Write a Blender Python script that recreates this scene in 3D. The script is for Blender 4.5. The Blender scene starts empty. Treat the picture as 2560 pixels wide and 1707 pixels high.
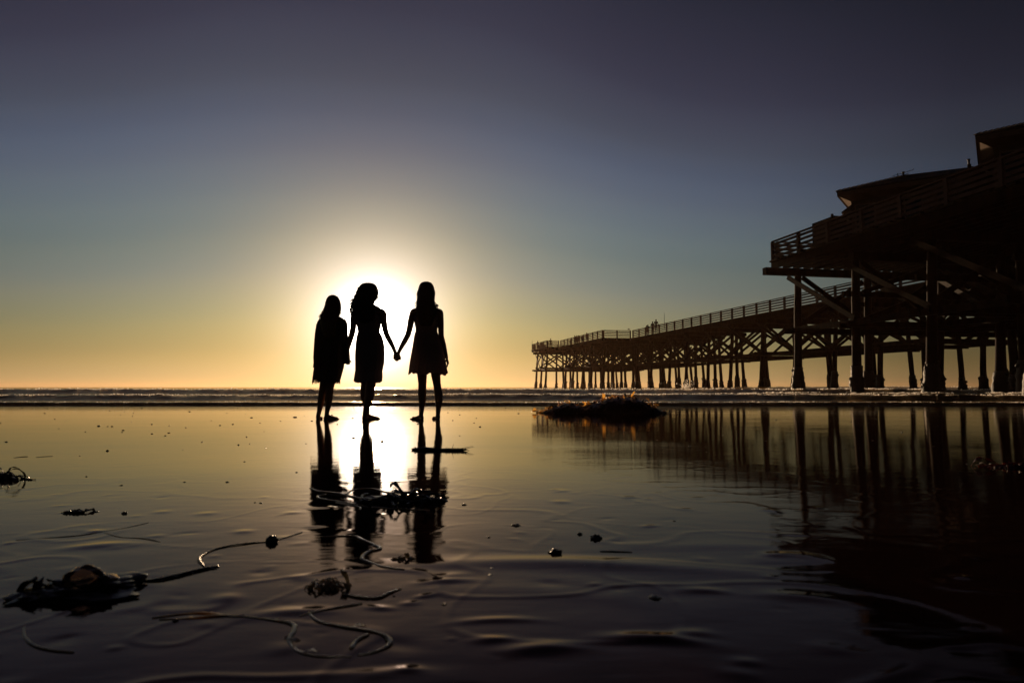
import bpy, math, random
import numpy as np
from mathutils import Vector, Matrix, noise
R = math.radians
random.seed(7)
S = bpy.context.scene
COL = S.collection

# ------------------------------------------------------------------ camera
CZ = 0.39
PITCH = math.atan(114 / 1707.0)
cam_d = bpy.data.cameras.new("camera")
cam = bpy.data.objects.new("camera", cam_d)
COL.objects.link(cam)
cam.location = (0, 0, CZ)
cam.rotation_euler = (R(90) + PITCH, 0, 0)
cam_d.sensor_width = 36
cam_d.lens = 36 * 1707 / 2560.0
cam_d.clip_start = 0.05
cam_d.clip_end = 20000
cam_d.dof.use_dof = True
cam_d.dof.focus_distance = 8.3
cam_d.dof.aperture_fstop = 5.6
S.camera = cam

# ------------------------------------------------------------------ sun and sky
SUN_AZ, SUN_EL = -11.4, 5.1           # degrees, azimuth from +Y towards +X
sd = Vector((math.sin(R(SUN_AZ)) * math.cos(R(SUN_EL)), math.cos(R(SUN_AZ)) * math.cos(R(SUN_EL)), math.sin(R(SUN_EL))))
sun_d = bpy.data.lights.new("sun", 'SUN')
sun_d.energy = 3.2
sun_d.angle = R(0.5)
sun_d.color = (1.0, 0.68, 0.40)
sun = bpy.data.objects.new("sun", sun_d)
COL.objects.link(sun)
sun.rotation_euler = sd.to_track_quat('Z', 'Y').to_euler()
sun.location = (0, 0, 30)

def srgb(r, g, b):
    f = lambda c: c / 12.92 if c <= 0.04045 else ((c + 0.055) / 1.055) ** 2.4
    return (f(r / 255), f(g / 255), f(b / 255))

W = bpy.data.worlds.new("World")
S.world = W
W.use_nodes = True
nt = W.node_tree
nt.nodes.clear()
def N(t, nt=nt, **kw):
    n = nt.nodes.new(t)
    for k, v in kw.items():
        setattr(n, k, v)
    return n
def math_n(op, a, b=None, nt=nt, clamp=False):
    n = nt.nodes.new('ShaderNodeMath'); n.operation = op; n.use_clamp = clamp
    for i, v in enumerate((a, b)):
        if v is None: continue
        if isinstance(v, (int, float)): n.inputs[i].default_value = v
        else: nt.links.new(v, n.inputs[i])
    return n.outputs[0]
def ramp_n(fac, stops, nt=nt):
    n = nt.nodes.new('ShaderNodeValToRGB')
    e = n.color_ramp.elements
    while len(e) < len(stops): e.new(0.5)
    for i, (p, c) in enumerate(stops):
        e[i].position = p; e[i].color = (c[0], c[1], c[2], 1)
    nt.links.new(fac, n.inputs[0])
    return n.outputs[0]
tc = N('ShaderNodeTexCoord')
vn = N('ShaderNodeVectorMath', operation='NORMALIZE')
nt.links.new(tc.outputs['Generated'], vn.inputs[0])
sx = N('ShaderNodeSeparateXYZ'); nt.links.new(vn.outputs[0], sx.inputs[0])
elev = math_n('MULTIPLY', math_n('ARCSINE', math_n('MAXIMUM', sx.outputs[2], 0.0)), 180 / math.pi / 60)
hn = N('ShaderNodeCombineXYZ'); nt.links.new(sx.outputs[0], hn.inputs[0]); nt.links.new(sx.outputs[1], hn.inputs[1])
hn2 = N('ShaderNodeVectorMath', operation='NORMALIZE'); nt.links.new(hn.outputs[0], hn2.inputs[0])
dp = N('ShaderNodeVectorMath', operation='DOT_PRODUCT'); nt.links.new(hn2.outputs[0], dp.inputs[0])
dp.inputs[1].default_value = (math.sin(R(SUN_AZ)), math.cos(R(SUN_AZ)), 0)
az = math_n('DIVIDE', math_n('ARCCOSINE', math_n('MINIMUM', dp.outputs['Value'], 0.999999)), math.pi)
g = lambda v: (v, v, v)
def lerp_ramp(v, stops):
    o_ = ramp_n(v, [(p / 180, g(c)) for p, c in stops]); o_.node.color_ramp.interpolation = 'B_SPLINE'; return o_
elev_raw = elev
stretch = lerp_ramp(az, [(0, .5), (7, .5), (14, .53), (21, .60), (28, .66), (36, .70), (45, .73), (180, .75)])          # x2
elev = math_n('MULTIPLY', math_n('MULTIPLY', elev_raw, stretch), 2.0)
def dg(d): return d / 60.0
base = ramp_n(elev, [(0.0, (.86, .58, .23)), (dg(.8), (.80, .55, .23)), (dg(2.9), (.58, .43, .175)), (dg(5.6), (.42, .38, .20)), (dg(8.9), (.28, .30, .24)),
                     (dg(12.1), (.19, .235, .222)), (dg(15.2), (.15, .195, .215)), (dg(18.3), (.117, .148, .192)),
                     (dg(21.3), (.086, .108, .158)), (dg(24.1), (.066, .077, .112)), (dg(29.3), (.042, .043, .070)), (dg(40), (.018, .0185, .032)), (dg(60), (.008, .007, .012))])
aH = lerp_ramp(az, [(0, .5), (8, .5), (14, .46), (20, .37), (26, .29), (32, .25), (38, .17), (44, .11), (60, .04), (90, .012), (180, .005)])   # x2
aT = lerp_ramp(az, [(0, .5), (8, .5), (16, .51), (24, .51), (31, .49), (38, .39), (46, .26), (60, .13), (90, .04), (180, .010)])
hi = math_n('DIVIDE', math_n('SUBTRACT', elev_raw, 4.5 / 60), 14.0 / 60, clamp=True)
mixf = math_n('ADD', math_n('MULTIPLY', aT, hi), math_n('MULTIPLY', aH, math_n('SUBTRACT', 1.0, hi)))
azs = N('ShaderNodeCombineXYZ'); f2_ = math_n('MULTIPLY', mixf, 1.87)
for q_ in range(3): nt.links.new(f2_, azs.inputs[q_])
azf = azs.outputs[0]
base.node.color_ramp.interpolation = 'CARDINAL'
mul = N('ShaderNodeVectorMath', operation='MULTIPLY'); nt.links.new(base, mul.inputs[0]); nt.links.new(azf, mul.inputs[1])
# aureole round the sun
ds = N('ShaderNodeVectorMath', operation='DOT_PRODUCT'); nt.links.new(vn.outputs[0], ds.inputs[0]); ds.inputs[1].default_value = sd
ang = math_n('MULTIPLY', math_n('ARCCOSINE', math_n('MINIMUM', ds.outputs['Value'], 0.9999999)), 180 / math.pi)
gl = N('ShaderNodeCombineXYZ')
for i, (a, s) in enumerate([(3.6, 3.4), (3.3, 3.0), (3.9, 2.3)]):
    core = math_n('MULTIPLY', math_n('EXPONENT', math_n('MULTIPLY', math_n('MULTIPLY', ang, ang), -1 / 3.2)), (16, 14, 11)[i])
    nt.links.new(math_n('ADD', math_n('MULTIPLY', math_n('EXPONENT', math_n('DIVIDE', ang, -s)), a), core), gl.inputs[i])
addv = N('ShaderNodeVectorMath', operation='ADD'); nt.links.new(mul.outputs[0], addv.inputs[0]); nt.links.new(gl.outputs[0], addv.inputs[1])
sky = N('ShaderNodeTexSky'); sky.sky_type = 'NISHITA'; sky.sun_disc = False
sky.sun_elevation = R(SUN_EL); sky.sun_rotation = R(SUN_AZ)
skm = N('ShaderNodeVectorMath', operation='SCALE'); nt.links.new(sky.outputs[0], skm.inputs[0]); skm.inputs['Scale'].default_value = 0.001
add2 = N('ShaderNodeVectorMath', operation='ADD'); nt.links.new(addv.outputs[0], add2.inputs[0]); nt.links.new(skm.outputs[0], add2.inputs[1])
bg = N('ShaderNodeBackground'); nt.links.new(add2.outputs[0], bg.inputs[0]); bg.inputs[1].default_value = 1.0
wo = N('ShaderNodeOutputWorld'); nt.links.new(bg.outputs[0], wo.inputs[0])

S.view_settings.view_transform = 'Standard'
S.view_settings.look = 'None'
S.view_settings.exposure = 0
S.view_settings.gamma = 1
S.render.engine = 'CYCLES'
S.cycles.use_denoising = True
S.cycles.max_bounces = 6
S.cycles.caustics_reflective = False
S.cycles.caustics_refractive = False

# ------------------------------------------------------------------ helpers
def at(px, py, Y=None, z=None):
    """measured picture position -> world point at a known distance or height"""
    f = 1707.0
    xc = (px - 1280) / f; yc = (853.5 - py) / f
    d = Vector((xc, math.cos(PITCH) - yc * math.sin(PITCH), math.sin(PITCH) + yc * math.cos(PITCH)))
    s = Y / d.y if Y is not None else (z - CZ) / d.z
    return Vector((d.x * s, d.y * s, CZ + d.z * s))

def mat(name, color, rough=0.6, var=0.0, scale=8.0, bump=0.0, bscale=30.0, transl=None, spec=0.5, metallic=0.0, stretch=(1, 1, 1), coat=0):
    m = bpy.data.materials.new(name); m.use_nodes = True
    t = m.node_tree; p = t.nodes['Principled BSDF']
    p.inputs['Base Color'].default_value = (*color, 1)
    p.inputs['Roughness'].default_value = rough
    p.inputs['Specular IOR Level'].default_value = spec
    p.inputs['Metallic'].default_value = metallic
    p.inputs['Coat Weight'].default_value = coat
    tcn = t.nodes.new('ShaderNodeTexCoord'); mp = t.nodes.new('ShaderNodeMapping')
    mp.inputs['Scale'].default_value = stretch
    t.links.new(tcn.outputs['Object'], mp.inputs[0])
    if var > 0:
        nz = t.nodes.new('ShaderNodeTexNoise'); nz.inputs['Scale'].default_value = scale; nz.inputs['Detail'].default_value = 6
        t.links.new(mp.outputs[0], nz.inputs['Vector'])
        a = tuple(max(0, c * (1 - var)) for c in color); b = tuple(min(1, c * (1 + var)) for c in color)
        c = ramp_n(nz.outputs[0], [(0.3, a), (0.7, b)], t)
        t.links.new(c, p.inputs['Base Color'])
    if bump > 0:
        nb = t.nodes.new('ShaderNodeTexNoise'); nb.inputs['Scale'].default_value = bscale; nb.inputs['Detail'].default_value = 4
        t.links.new(mp.outputs[0], nb.inputs['Vector'])
        bn = t.nodes.new('ShaderNodeBump'); bn.inputs['Strength'].default_value = 1; bn.inputs['Distance'].default_value = bump
        t.links.new(nb.outputs[0], bn.inputs['Height']); t.links.new(bn.outputs[0], p.inputs['Normal'])
    if transl:
        tr = t.nodes.new('ShaderNodeBsdfTranslucent'); tr.inputs[0].default_value = (*transl[0], 1)
        mx = t.nodes.new('ShaderNodeMixShader'); mx.inputs[0].default_value = transl[1]
        t.links.new(p.outputs[0], mx.inputs[1]); t.links.new(tr.outputs[0], mx.inputs[2])
        t.links.new(mx.outputs[0], t.nodes['Material Output'].inputs[0])
    return m

class MB:
    def flake(s, c, r_, rg):
        c = Vector(c); n = Vector((rg.gauss(0, .5), rg.choice((-1, 1)), rg.gauss(0, .5))).normalized(); a = n.orthogonal().normalized(); b = n.cross(a)
        o = len(s.v); ph = rg.random() * 6; k = 5
        s.v.append(tuple(c + n * r_ * .35)); st = rg.uniform(.6, 1.6)
        for i in range(k):
            t = ph + 6.283 * i / k; q = r_ * rg.uniform(.6, 1.1); s.v.append(tuple(c + a * math.cos(t) * q * st + b * math.sin(t) * q))
        s.f += [(o, o + 1 + i, o + 1 + (i + 1) % k) for i in range(k)]
    def __init__(s): s.v = []; s.f = []
    def add(s, vs, fs):
        o = len(s.v); s.v += [tuple(v) for v in vs]; s.f += [tuple(i + o for i in f) for f in fs]
    def box(s, c, size, rz=0.0, M=None):
        x, y, z = (k / 2 for k in size)
        vs = [Vector((a, b, d)) for a in (-x, x) for b in (-y, y) for d in (-z, z)]
        Q = M if M is not None else Matrix.Rotation(rz, 3, 'Z')
        vs = [Q @ v + Vector(c) for v in vs]
        s.add(vs, [(0, 1, 3, 2), (4, 6, 7, 5), (0, 4, 5, 1), (2, 3, 7, 6), (0, 2, 6, 4), (1, 5, 7, 3)])
    def beam(s, p, q, w, h, up=Vector((0, 0, 1))):
        p = Vector(p); q = Vector(q); d = (q - p); L = d.length; d.normalize()
        if abs(d.dot(up)) > .99: up = Vector((1, 0, 0))
        sd_ = d.cross(up).normalized(); u = sd_.cross(d)
        M = Matrix((d, sd_, u)).transposed()
        s.box((p + q) / 2, (L, w, h), M=M)
    def tube(s, pts, rad, seg=8, caps=True, flat=1.0):
        pts = [Vector(p) for p in pts]; n = len(pts)
        if isinstance(rad, (int, float)): rad = [rad] * n
        vs = []; prev = None
        for i, p in enumerate(pts):
            d = (pts[min(i + 1, n - 1)] - pts[max(i - 1, 0)])
            d = d.normalized() if d.length > 1e-9 else Vector((0, 0, 1))
            if prev is None:
                a = d.cross(Vector((0, 1, 0)) if abs(d.y) < .9 else Vector((1, 0, 0))).normalized()
            else:
                a = (prev - d * prev.dot(d)).normalized()
            prev = a; b = d.cross(a)
            for k in range(seg):
                t = 2 * math.pi * k / seg
                vs.append(p + (a * math.cos(t) + b * math.sin(t) * flat) * rad[i])
        fs = [(i * seg + k, i * seg + (k + 1) % seg, (i + 1) * seg + (k + 1) % seg, (i + 1) * seg + k) for i in range(n - 1) for k in range(seg)]
        if caps:
            fs.append(tuple(reversed(range(seg)))); fs.append(tuple((n - 1) * seg + k for k in range(seg)))
        s.add(vs, fs)
    def capsule(s, p, q, r1, r2, seg=14):
        p = Vector(p); q = Vector(q); d = q - p; L = d.length; d = d / L if L > 1e-9 else Vector((0, 0, 1))
        pts = []; rr = []
        for k in range(0, 5):
            a = math.pi / 2 * k / 4; pts.append(p - d * r1 * math.cos(a)); rr.append(max(1e-4, r1 * math.sin(a)))
        for k in range(0, 5):
            a = math.pi / 2 * k / 4; pts.append(q + d * r2 * math.sin(a)); rr.append(max(1e-4, r2 * math.cos(a)))
        s.tube(pts, rr, seg)
    def chain(s, pr):
        for (p, r), (q, r2) in zip(pr[:-1], pr[1:]): s.capsule(p, q, r, r2)
    def ellipsoid(s, c, rad, rot=None, seg=20, rings=12, jitter=0.0, seed=0):
        vs = []; c = Vector(c)
        for i in range(rings + 1):
            th = math.pi * i / rings
            for k in range(seg):
                ph = 2 * math.pi * k / seg
                v = Vector((math.sin(th) * math.cos(ph), math.sin(th) * math.sin(ph), math.cos(th)))
                if jitter: v *= 1 + jitter * noise.noise(v * 2.3 + Vector((seed * 7.1, 0, 0)))
                v = Vector((v.x * rad[0], v.y * rad[1], v.z * rad[2]))
                if rot is not None: v = rot @ v
                vs.append(c + v)
        fs = [(i * seg + k, (i + 1) * seg + k, (i + 1) * seg + (k + 1) % seg, i * seg + (k + 1) % seg) for i in range(rings) for k in range(seg)]
        s.add(vs, fs)
    def loft(s, rings, seg=64, caps=True, mod=None):
        """rings: (cx, cy, z, halfwidth x, halfdepth y)"""
        vs = []; n = len(rings)
        for i, (cx, cy, z, a, b) in enumerate(rings):
            for k in range(seg):
                t = 2 * math.pi * k / seg
                m = mod(i / (n - 1), t) if mod else (1, 0)
                vs.append((cx + a * math.cos(t) * m[0], cy + b * math.sin(t) * m[0], z + m[1]))
        fs = [(i * seg + k, i * seg + (k + 1) % seg, (i + 1) * seg + (k + 1) % seg, (i + 1) * seg + k) for i in range(n - 1) for k in range(seg)]
        if caps:
            fs.append(tuple(reversed(range(seg)))); fs.append(tuple((n - 1) * seg + k for k in range(seg)))
        s.add(vs, fs)
    def build(s, name, m, parent=None, smooth=False, loc=None, fixn=True):
        me = bpy.data.meshes.new(name)
        vs = s.v
        if loc is not None:
            loc = Vector(loc); vs = [(v[0] - loc.x, v[1] - loc.y, v[2] - loc.z) for v in vs]
        me.from_pydata(vs, [], s.f); me.update()
        if fixn:
            import bmesh
            b = bmesh.new(); b.from_mesh(me); bmesh.ops.recalc_face_normals(b, faces=b.faces); b.to_mesh(me); b.free()
        if smooth: me.polygons.foreach_set('use_smooth', [True] * len(me.polygons))
        if m: me.materials.append(m)
        o = bpy.data.objects.new(name, me); COL.objects.link(o)
        if parent: o.parent = parent
        elif loc is not None: o.location = loc
        return o

def tag(o, label=None, cat=None, group=None, kind=None):
    if label: o['label'] = label
    if cat: o['category'] = cat
    if group: o['group'] = group
    if kind: o['kind'] = kind
    return o
def empty(name, loc=(0, 0, 0), rz=0.0):
    o = bpy.data.objects.new(name, None); COL.objects.link(o); o.location = loc; o.rotation_euler = (0, 0, rz); o.empty_display_size = .2
    return o
def eval_replace(o, mods):
    """apply a list of (type, props) modifiers without operators"""
    for t, pr in mods:
        md = o.modifiers.new(t, t)
        for k, v in pr.items(): setattr(md, k, v)
    dg_ = bpy.context.evaluated_depsgraph_get(); dg_.update()
    me = bpy.data.meshes.new_from_object(o.evaluated_get(dg_))
    o.modifiers.clear(); old = o.data; o.data = me; me.name = old.name
    return o

# value noise on numpy arrays (2D, smooth)
_rng = np.random.RandomState(3)
_tab = _rng.rand(256, 256).astype(np.float64)
def vnoise(x, y):
    xi = np.floor(x).astype(int); yi = np.floor(y).astype(int)
    fx = x - xi; fy = y - yi
    fx = fx * fx * fx * (fx * (fx * 6 - 15) + 10); fy = fy * fy * fy * (fy * (fy * 6 - 15) + 10)
    a = _tab[xi % 256, yi % 256]; b = _tab[(xi + 1) % 256, yi % 256]; c = _tab[xi % 256, (yi + 1) % 256]; d = _tab[(xi + 1) % 256, (yi + 1) % 256]
    return (a * (1 - fx) + b * fx) * (1 - fy) + (c * (1 - fx) + d * fx) * fy
def fbm(x, y, o=4):
    s = 0; a = 1; t = 0
    for i in range(o):
        s = s + a * vnoise(x * 2 ** i + 17.3 * i, y * 2 ** i + 5.1 * i); t += a; a *= .5
    return s / t * 2 - 1
def grid_obj(name, X, Y, Z, m):
    r, c = X.shape
    co = np.stack([X, Y, Z], -1).reshape(-1, 3).astype(np.float32)
    i = np.arange(r - 1)[:, None] * c + np.arange(c - 1)[None, :]
    q = np.stack([i, i + 1, i + c + 1, i + c], -1).reshape(-1, 4)
    me = bpy.data.meshes.new(name)
    me.vertices.add(len(co)); me.vertices.foreach_set('co', co.ravel())
    me.loops.add(q.size); me.loops.foreach_set('vertex_index', q.ravel().astype(np.int32))
    me.polygons.add(len(q)); me.polygons.foreach_set('loop_start', np.arange(0, q.size, 4, dtype=np.int32))
    me.polygons.foreach_set('use_smooth', np.ones(len(q), bool))
    me.update(calc_edges=True); me.validate()
    me.materials.append(m)
    o = bpy.data.objects.new(name, me); COL.objects.link(o)
    return o

# ------------------------------------------------------------------ water and wet sand
def wet_material(name, color, ior, rough, layers, color2=None, tint=None, rip=False, glow=None, chop=False):
    m = bpy.data.materials.new(name); m.use_nodes = True
    t = m.node_tree; p = t.nodes['Principled BSDF']
    p.inputs['Base Color'].default_value = (*color, 1); p.inputs['IOR'].default_value = ior; p.inputs['Roughness'].default_value = rough
    tcn = t.nodes.new('ShaderNodeTexCoord')
    h = None
    for (sx_, sy_, amp, det, sc) in layers:
        mp = t.nodes.new('ShaderNodeMapping'); mp.inputs['Scale'].default_value = (sx_, sy_, 1)
        mp.inputs['Rotation'].default_value = (0, 0, R(6 * (sc % 3) - 5)); mp.inputs['Location'].default_value = (sc * 3.1, sc, 0)
        nz = t.nodes.new('ShaderNodeTexNoise'); nz.inputs['Scale'].default_value = 1; nz.inputs['Detail'].default_value = det
        t.links.new(tcn.outputs['Object'], mp.inputs[0]); t.links.new(mp.outputs[0], nz.inputs['Vector'])
        v = math_n('MULTIPLY', nz.outputs[0], amp, t)
        h = v if h is None else math_n('ADD', h, v, t)
    if chop:                                                   # broken, foam-roughened faces of the waves, calmer troughs
        sp = t.nodes.new('ShaderNodeSeparateXYZ'); t.links.new(tcn.outputs['Object'], sp.inputs[0])
        mr = t.nodes.new('ShaderNodeMapRange'); mr.inputs[1].default_value = .02; mr.inputs[2].default_value = .06; t.links.new(sp.outputs[2], mr.inputs[0])
        for sc_, am in ((11, .012), (34, .0045)):
            nz = t.nodes.new('ShaderNodeTexNoise'); nz.inputs['Scale'].default_value = sc_; nz.inputs['Detail'].default_value = 3
            t.links.new(tcn.outputs['Object'], nz.inputs['Vector'])
            h = math_n('ADD', h, math_n('MULTIPLY', math_n('MULTIPLY', nz.outputs[0], am, t), mr.outputs[0], t), t)
    if rip:                                                    # livelier ripples in the shallow film on the pier side and by the surf
        sp = t.nodes.new('ShaderNodeSeparateXYZ'); t.links.new(tcn.outputs['Object'], sp.inputs[0])
        mr = t.nodes.new('ShaderNodeMapRange'); mr.inputs[1].default_value = .2; mr.inputs[2].default_value = 3.5; t.links.new(sp.outputs[0], mr.inputs[0])
        mr1 = t.nodes.new('ShaderNodeMapRange'); mr1.inputs[1].default_value = 2.0; mr1.inputs[2].default_value = 5; t.links.new(sp.outputs[1], mr1.inputs[0])
        mr2 = t.nodes.new('ShaderNodeMapRange'); mr2.inputs[1].default_value = 10.8; mr2.inputs[2].default_value = 13.0; t.links.new(sp.outputs[1], mr2.inputs[0])
        mk_ = math_n('ADD', math_n('MULTIPLY', mr.outputs[0], mr1.outputs[0], t), math_n('MULTIPLY', mr2.outputs[0], 5.0, t), t)
        mp = t.nodes.new('ShaderNodeMapping'); mp.inputs['Scale'].default_value = (3.5, 22, 1)
        nz = t.nodes.new('ShaderNodeTexNoise'); nz.inputs['Scale'].default_value = 1; nz.inputs['Detail'].default_value = 3
        t.links.new(tcn.outputs['Object'], mp.inputs[0]); t.links.new(mp.outputs[0], nz.inputs['Vector'])
        h = math_n('ADD', h, math_n('MULTIPLY', math_n('MULTIPLY', nz.outputs[0], .0006, t), mk_, t), t)
    bn = t.nodes.new('ShaderNodeBump'); bn.inputs['Strength'].default_value = 1; bn.inputs['Distance'].default_value = 1
    t.links.new(h, bn.inputs['Height']); t.links.new(bn.outputs[0], p.inputs['Normal'])
    if tint:
        df = t.nodes.new('ShaderNodeBsdfDiffuse'); df.inputs[0].default_value = (*color, 1)
        gs = t.nodes.new('ShaderNodeBsdfGlossy'); gs.inputs['Color'].default_value = (*tint, 1); gs.inputs['Roughness'].default_value = rough
        fr = t.nodes.new('ShaderNodeFresnel'); fr.inputs['IOR'].default_value = ior
        mx = t.nodes.new('ShaderNodeMixShader')
        tm = t.nodes.new('ShaderNodeMix'); tm.data_type = 'RGBA'; tm.inputs[6].default_value = (1.0, .69, .64, 1) if rip else (*tint, 1); tm.inputs[7].default_value = (*tint, 1)
        t.links.new(math_n('MULTIPLY', fr.outputs[0], 2.2, t, clamp=True), tm.inputs[0]); t.links.new(tm.outputs[2], gs.inputs['Color'])
        for n_ in (df, gs, fr): t.links.new(bn.outputs[0], n_.inputs['Normal'])
        t.links.new(fr.outputs[0], mx.inputs[0]); t.links.new(gs.outputs[0], mx.inputs[2])
        if glow:
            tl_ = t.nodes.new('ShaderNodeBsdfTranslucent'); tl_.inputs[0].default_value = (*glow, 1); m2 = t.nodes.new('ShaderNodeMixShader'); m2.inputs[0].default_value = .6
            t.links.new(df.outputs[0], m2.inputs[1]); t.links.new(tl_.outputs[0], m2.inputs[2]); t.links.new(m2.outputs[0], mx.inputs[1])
        else: t.links.new(df.outputs[0], mx.inputs[1])
        t.links.new(mx.outputs[0], t.nodes['Material Output'].inputs[0]); t.nodes.remove(p); p = None
    if color2:
        nz = t.nodes.new('ShaderNodeTexNoise'); nz.inputs['Scale'].default_value = .8; nz.inputs['Detail'].default_value = 6
        t.links.new(tcn.outputs['Object'], nz.inputs['Vector'])
        t.links.new(ramp_n(nz.outputs[0], [(.35, color), (.65, color2)], t), p.inputs['Base Color'] if p else df.inputs[0])
    return m

M_sand = wet_material('wet_sand', (.020, .009, .008), 1.18, .018,
                      [(1.8, 4, .0003, 2, 1), (7, 20, .00030, 2, 2), (12, 46, .00013, 2, 3), (28, 90, .00004, 2, 4), (400, 400, .00003, 1, 5)], (.012, .005, .005), tint=(1.0, .91, .80), rip=True)
M_sea = wet_material('sea_water', (.30, .19, .12), 1.30, .14,
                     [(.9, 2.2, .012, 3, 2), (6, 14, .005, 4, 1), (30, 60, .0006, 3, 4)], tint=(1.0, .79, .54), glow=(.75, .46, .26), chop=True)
M_foam = mat('foam', (.8, .78, .74), .3, transl=((.98, .94, .88), .8))

# sand: fine near the camera, sinking below the sea past the shoreline
xs = np.concatenate([np.linspace(-400, -14, 40), np.linspace(-13.8, -2.2, 150), np.linspace(-2.15, 2.15, 620), np.linspace(2.2, 20, 260), np.linspace(20.5, 400, 40)])
ys = np.concatenate([np.linspace(-200, -1, 20), np.geomspace(.35, 15.5, 520), np.linspace(16, 60, 12)])
X, Y = np.meshgrid(xs, ys)
fade = np.clip((Y - .2) / .5, 0, 1) * np.clip((13.8 - Y) / 3, 0, 1)
near = np.exp(-np.maximum(Y - 1.0, 0) / 1.6)
Z = fade * (.0007 * fbm(X * 1.0, Y * 1.6, 2) + near * (.0007 * fbm(X * 3.0 + 3 + Y * 2, Y * 4.0 - X * 1.6 + 9, 4) + .00016 * fbm(X * 14 + Y * 5, Y * 18 - X * 6, 3)))
# low ridges left by the backwash (x, y, rx, ry, angle, height)
for (cx, cy, rx, ry, a, hh) in [(.12, 1.44, .30, .05, -5, .0040), (.42, 1.60, .22, .04, 3, .0010), (.0, 1.24, .22, .04, -8, .0008),
                                (.20, 1.0, .06, .018, -8, .0045), (.04, .96, .05, .02, 10, .0035), (-.12, 1.30, .05, .015, 12, .0022), (-.02, 1.08, .06, .012, 4, .002), (.50, 1.20, .07, .025, -18, .002), (.34, 1.24, .04, .018, -10, .002),
                                (-.95, 1.6, .07, .03, 20, .003), (-1.2, 1.35, .10, .03, 25, .002), (-.35, 1.12, .06, .02, 10, .002), (.26, 1.02, .03, .015, 5, .002), (.62, 1.5, .05, .03, -20, .002)]:
    ca, sa = math.cos(R(a)), math.sin(R(a))
    u_ = ((X - cx) * ca + (Y - cy) * sa) / rx; v_ = (-(X - cx) * sa + (Y - cy) * ca + .12 * rx * u_ ** 2) / ry
    Z += hh * np.exp(-u_ ** 2 - v_ ** 2)
rg_ = np.abs(fbm(X * 1.6 + .6 * Y, Y * 2.2 - .5 * X, 3)); rg2 = np.abs(fbm(X * 3.1 - 1.1 * Y + 40, Y * 3.4 + X + 7, 2))
Z += near * fade * (.0011 * np.exp(-(rg_ / .035) ** 2) + .0007 * np.exp(-(rg2 / .03) ** 2))          # thin drainage ridges
rl = random.Random(17)                                          # little lumps, worm casts and pressed-in crumbs
for _ in range(150):
    cy = rl.uniform(.72, 2.6); cx = rl.uniform(-.8, .7) * cy; rx = rl.uniform(.006, .03); ry = rx * rl.uniform(.4, .9); hh = rl.choice((1, 1, -.6)) * rl.uniform(.0006, .0022) * min(1, rx / .012)
    a0, a1 = np.searchsorted(xs, (cx - .1, cx + .1)); b0, b1 = np.searchsorted(ys, (cy - .1, cy + .1)); a = rl.uniform(-.6, .6)
    xx = X[b0:b1, a0:a1] - cx; yy = Y[b0:b1, a0:a1] - cy
    Z[b0:b1, a0:a1] += hh * np.exp(-((xx * math.cos(a) + yy * math.sin(a)) / rx) ** 2 - ((yy * math.cos(a) - xx * math.sin(a)) / ry) ** 2)
Z -= np.clip(Y - 13.9, 0, 50) * .03
Z += np.where(Y < 4.5, .0118 * np.maximum(4.5 - Y, 0) ** 2 / (np.maximum(4.5 - Y, 0) + .8), 0) * np.clip((Y + 6) / 5, 0, 1)
tag(grid_obj('beach', X, Y, Z, M_sand), 'wet mirror-like dark sand of the beach in front of the surf', None, kind='structure')

# sea
def wave(X, Y, y0, h, front, back, seed, ragged=.10):
    yc = y0 + .5 * fbm(X / 16 + seed, X * 0 + seed, 2) + .10 * fbm(X / 2.5 + seed, X * 0 + 3 + seed, 3) * (y0 / 15)
    hh = h * (1 + .16 * fbm(X / 6 + seed * 2, X * 0 + seed, 2) + ragged * fbm(X / .45 + seed, X * 0 + 11, 4))
    d = Y - yc
    prof = np.where(d < 0, np.exp(-(d / front) ** 2), np.exp(-(np.abs(d) / back) ** 1.5))
    return prof * hh, np.abs(d), yc
t_ = np.concatenate([-np.geomspace(60, 1.0, 40), np.linspace(-.98, .98, 1150), np.geomspace(1.0, 60, 40)])
ys = np.concatenate([np.linspace(13.2, 22, 150), np.linspace(22.1, 40, 110), np.geomspace(40.5, 150, 80), np.geomspace(155, 2500, 50)])
T, Y = np.meshgrid(t_, ys); X = np.clip(T * Y, -2500, 2500)
w3, d3, yc3 = wave(X, Y, 14.75, .052, .30, .9, 1, .14)
w2, d2, yc2 = wave(X, Y, 19.6, .155, .55, 1.7, 2)
w2b, d2b, yc2b = wave(X, Y, 25.5, .14, .6, 1.6, 7)
w2b = w2b * np.clip((X - 2) / 5, 0, 1)
w1, d1, yc1 = wave(X, Y, 35.4, .262, .95, 3.2, 3)
w0, d0, yc0 = wave(X, Y, 62, .22, 2.0, 6, 5)
w0 = w0 * (1 + .8 * np.clip((X - 12) / 15, 0, 1))
rough = .0035 * fbm(X * 2.2, Y * 3.2, 4) * np.clip((Y - 15) / 3, 0, 1) * np.clip((130 - Y) / 60, 0, 1)
edge = np.clip((Y - (yc3 - .45)) / .3, 0, 1)
Z = w3 + w2 + w2b + w1 + w0 + rough * (1 + 6 * (w1 + w2 + w2b) / .2)
Z += (w1 * .16 + w2 * .16 + w2b * .16 + w3 * .16) * np.maximum(fbm(X * 5, Y * 5, 3), 0)
Z = np.where(edge >= 1, Z + .006, -.05 * (1 - edge) + .006 * edge + Z * edge)
Z += .006 * edge
tag(grid_obj('sea', X, Y, Z, M_sea), 'sea with low breaking waves rolling in', None, kind='structure')

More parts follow.
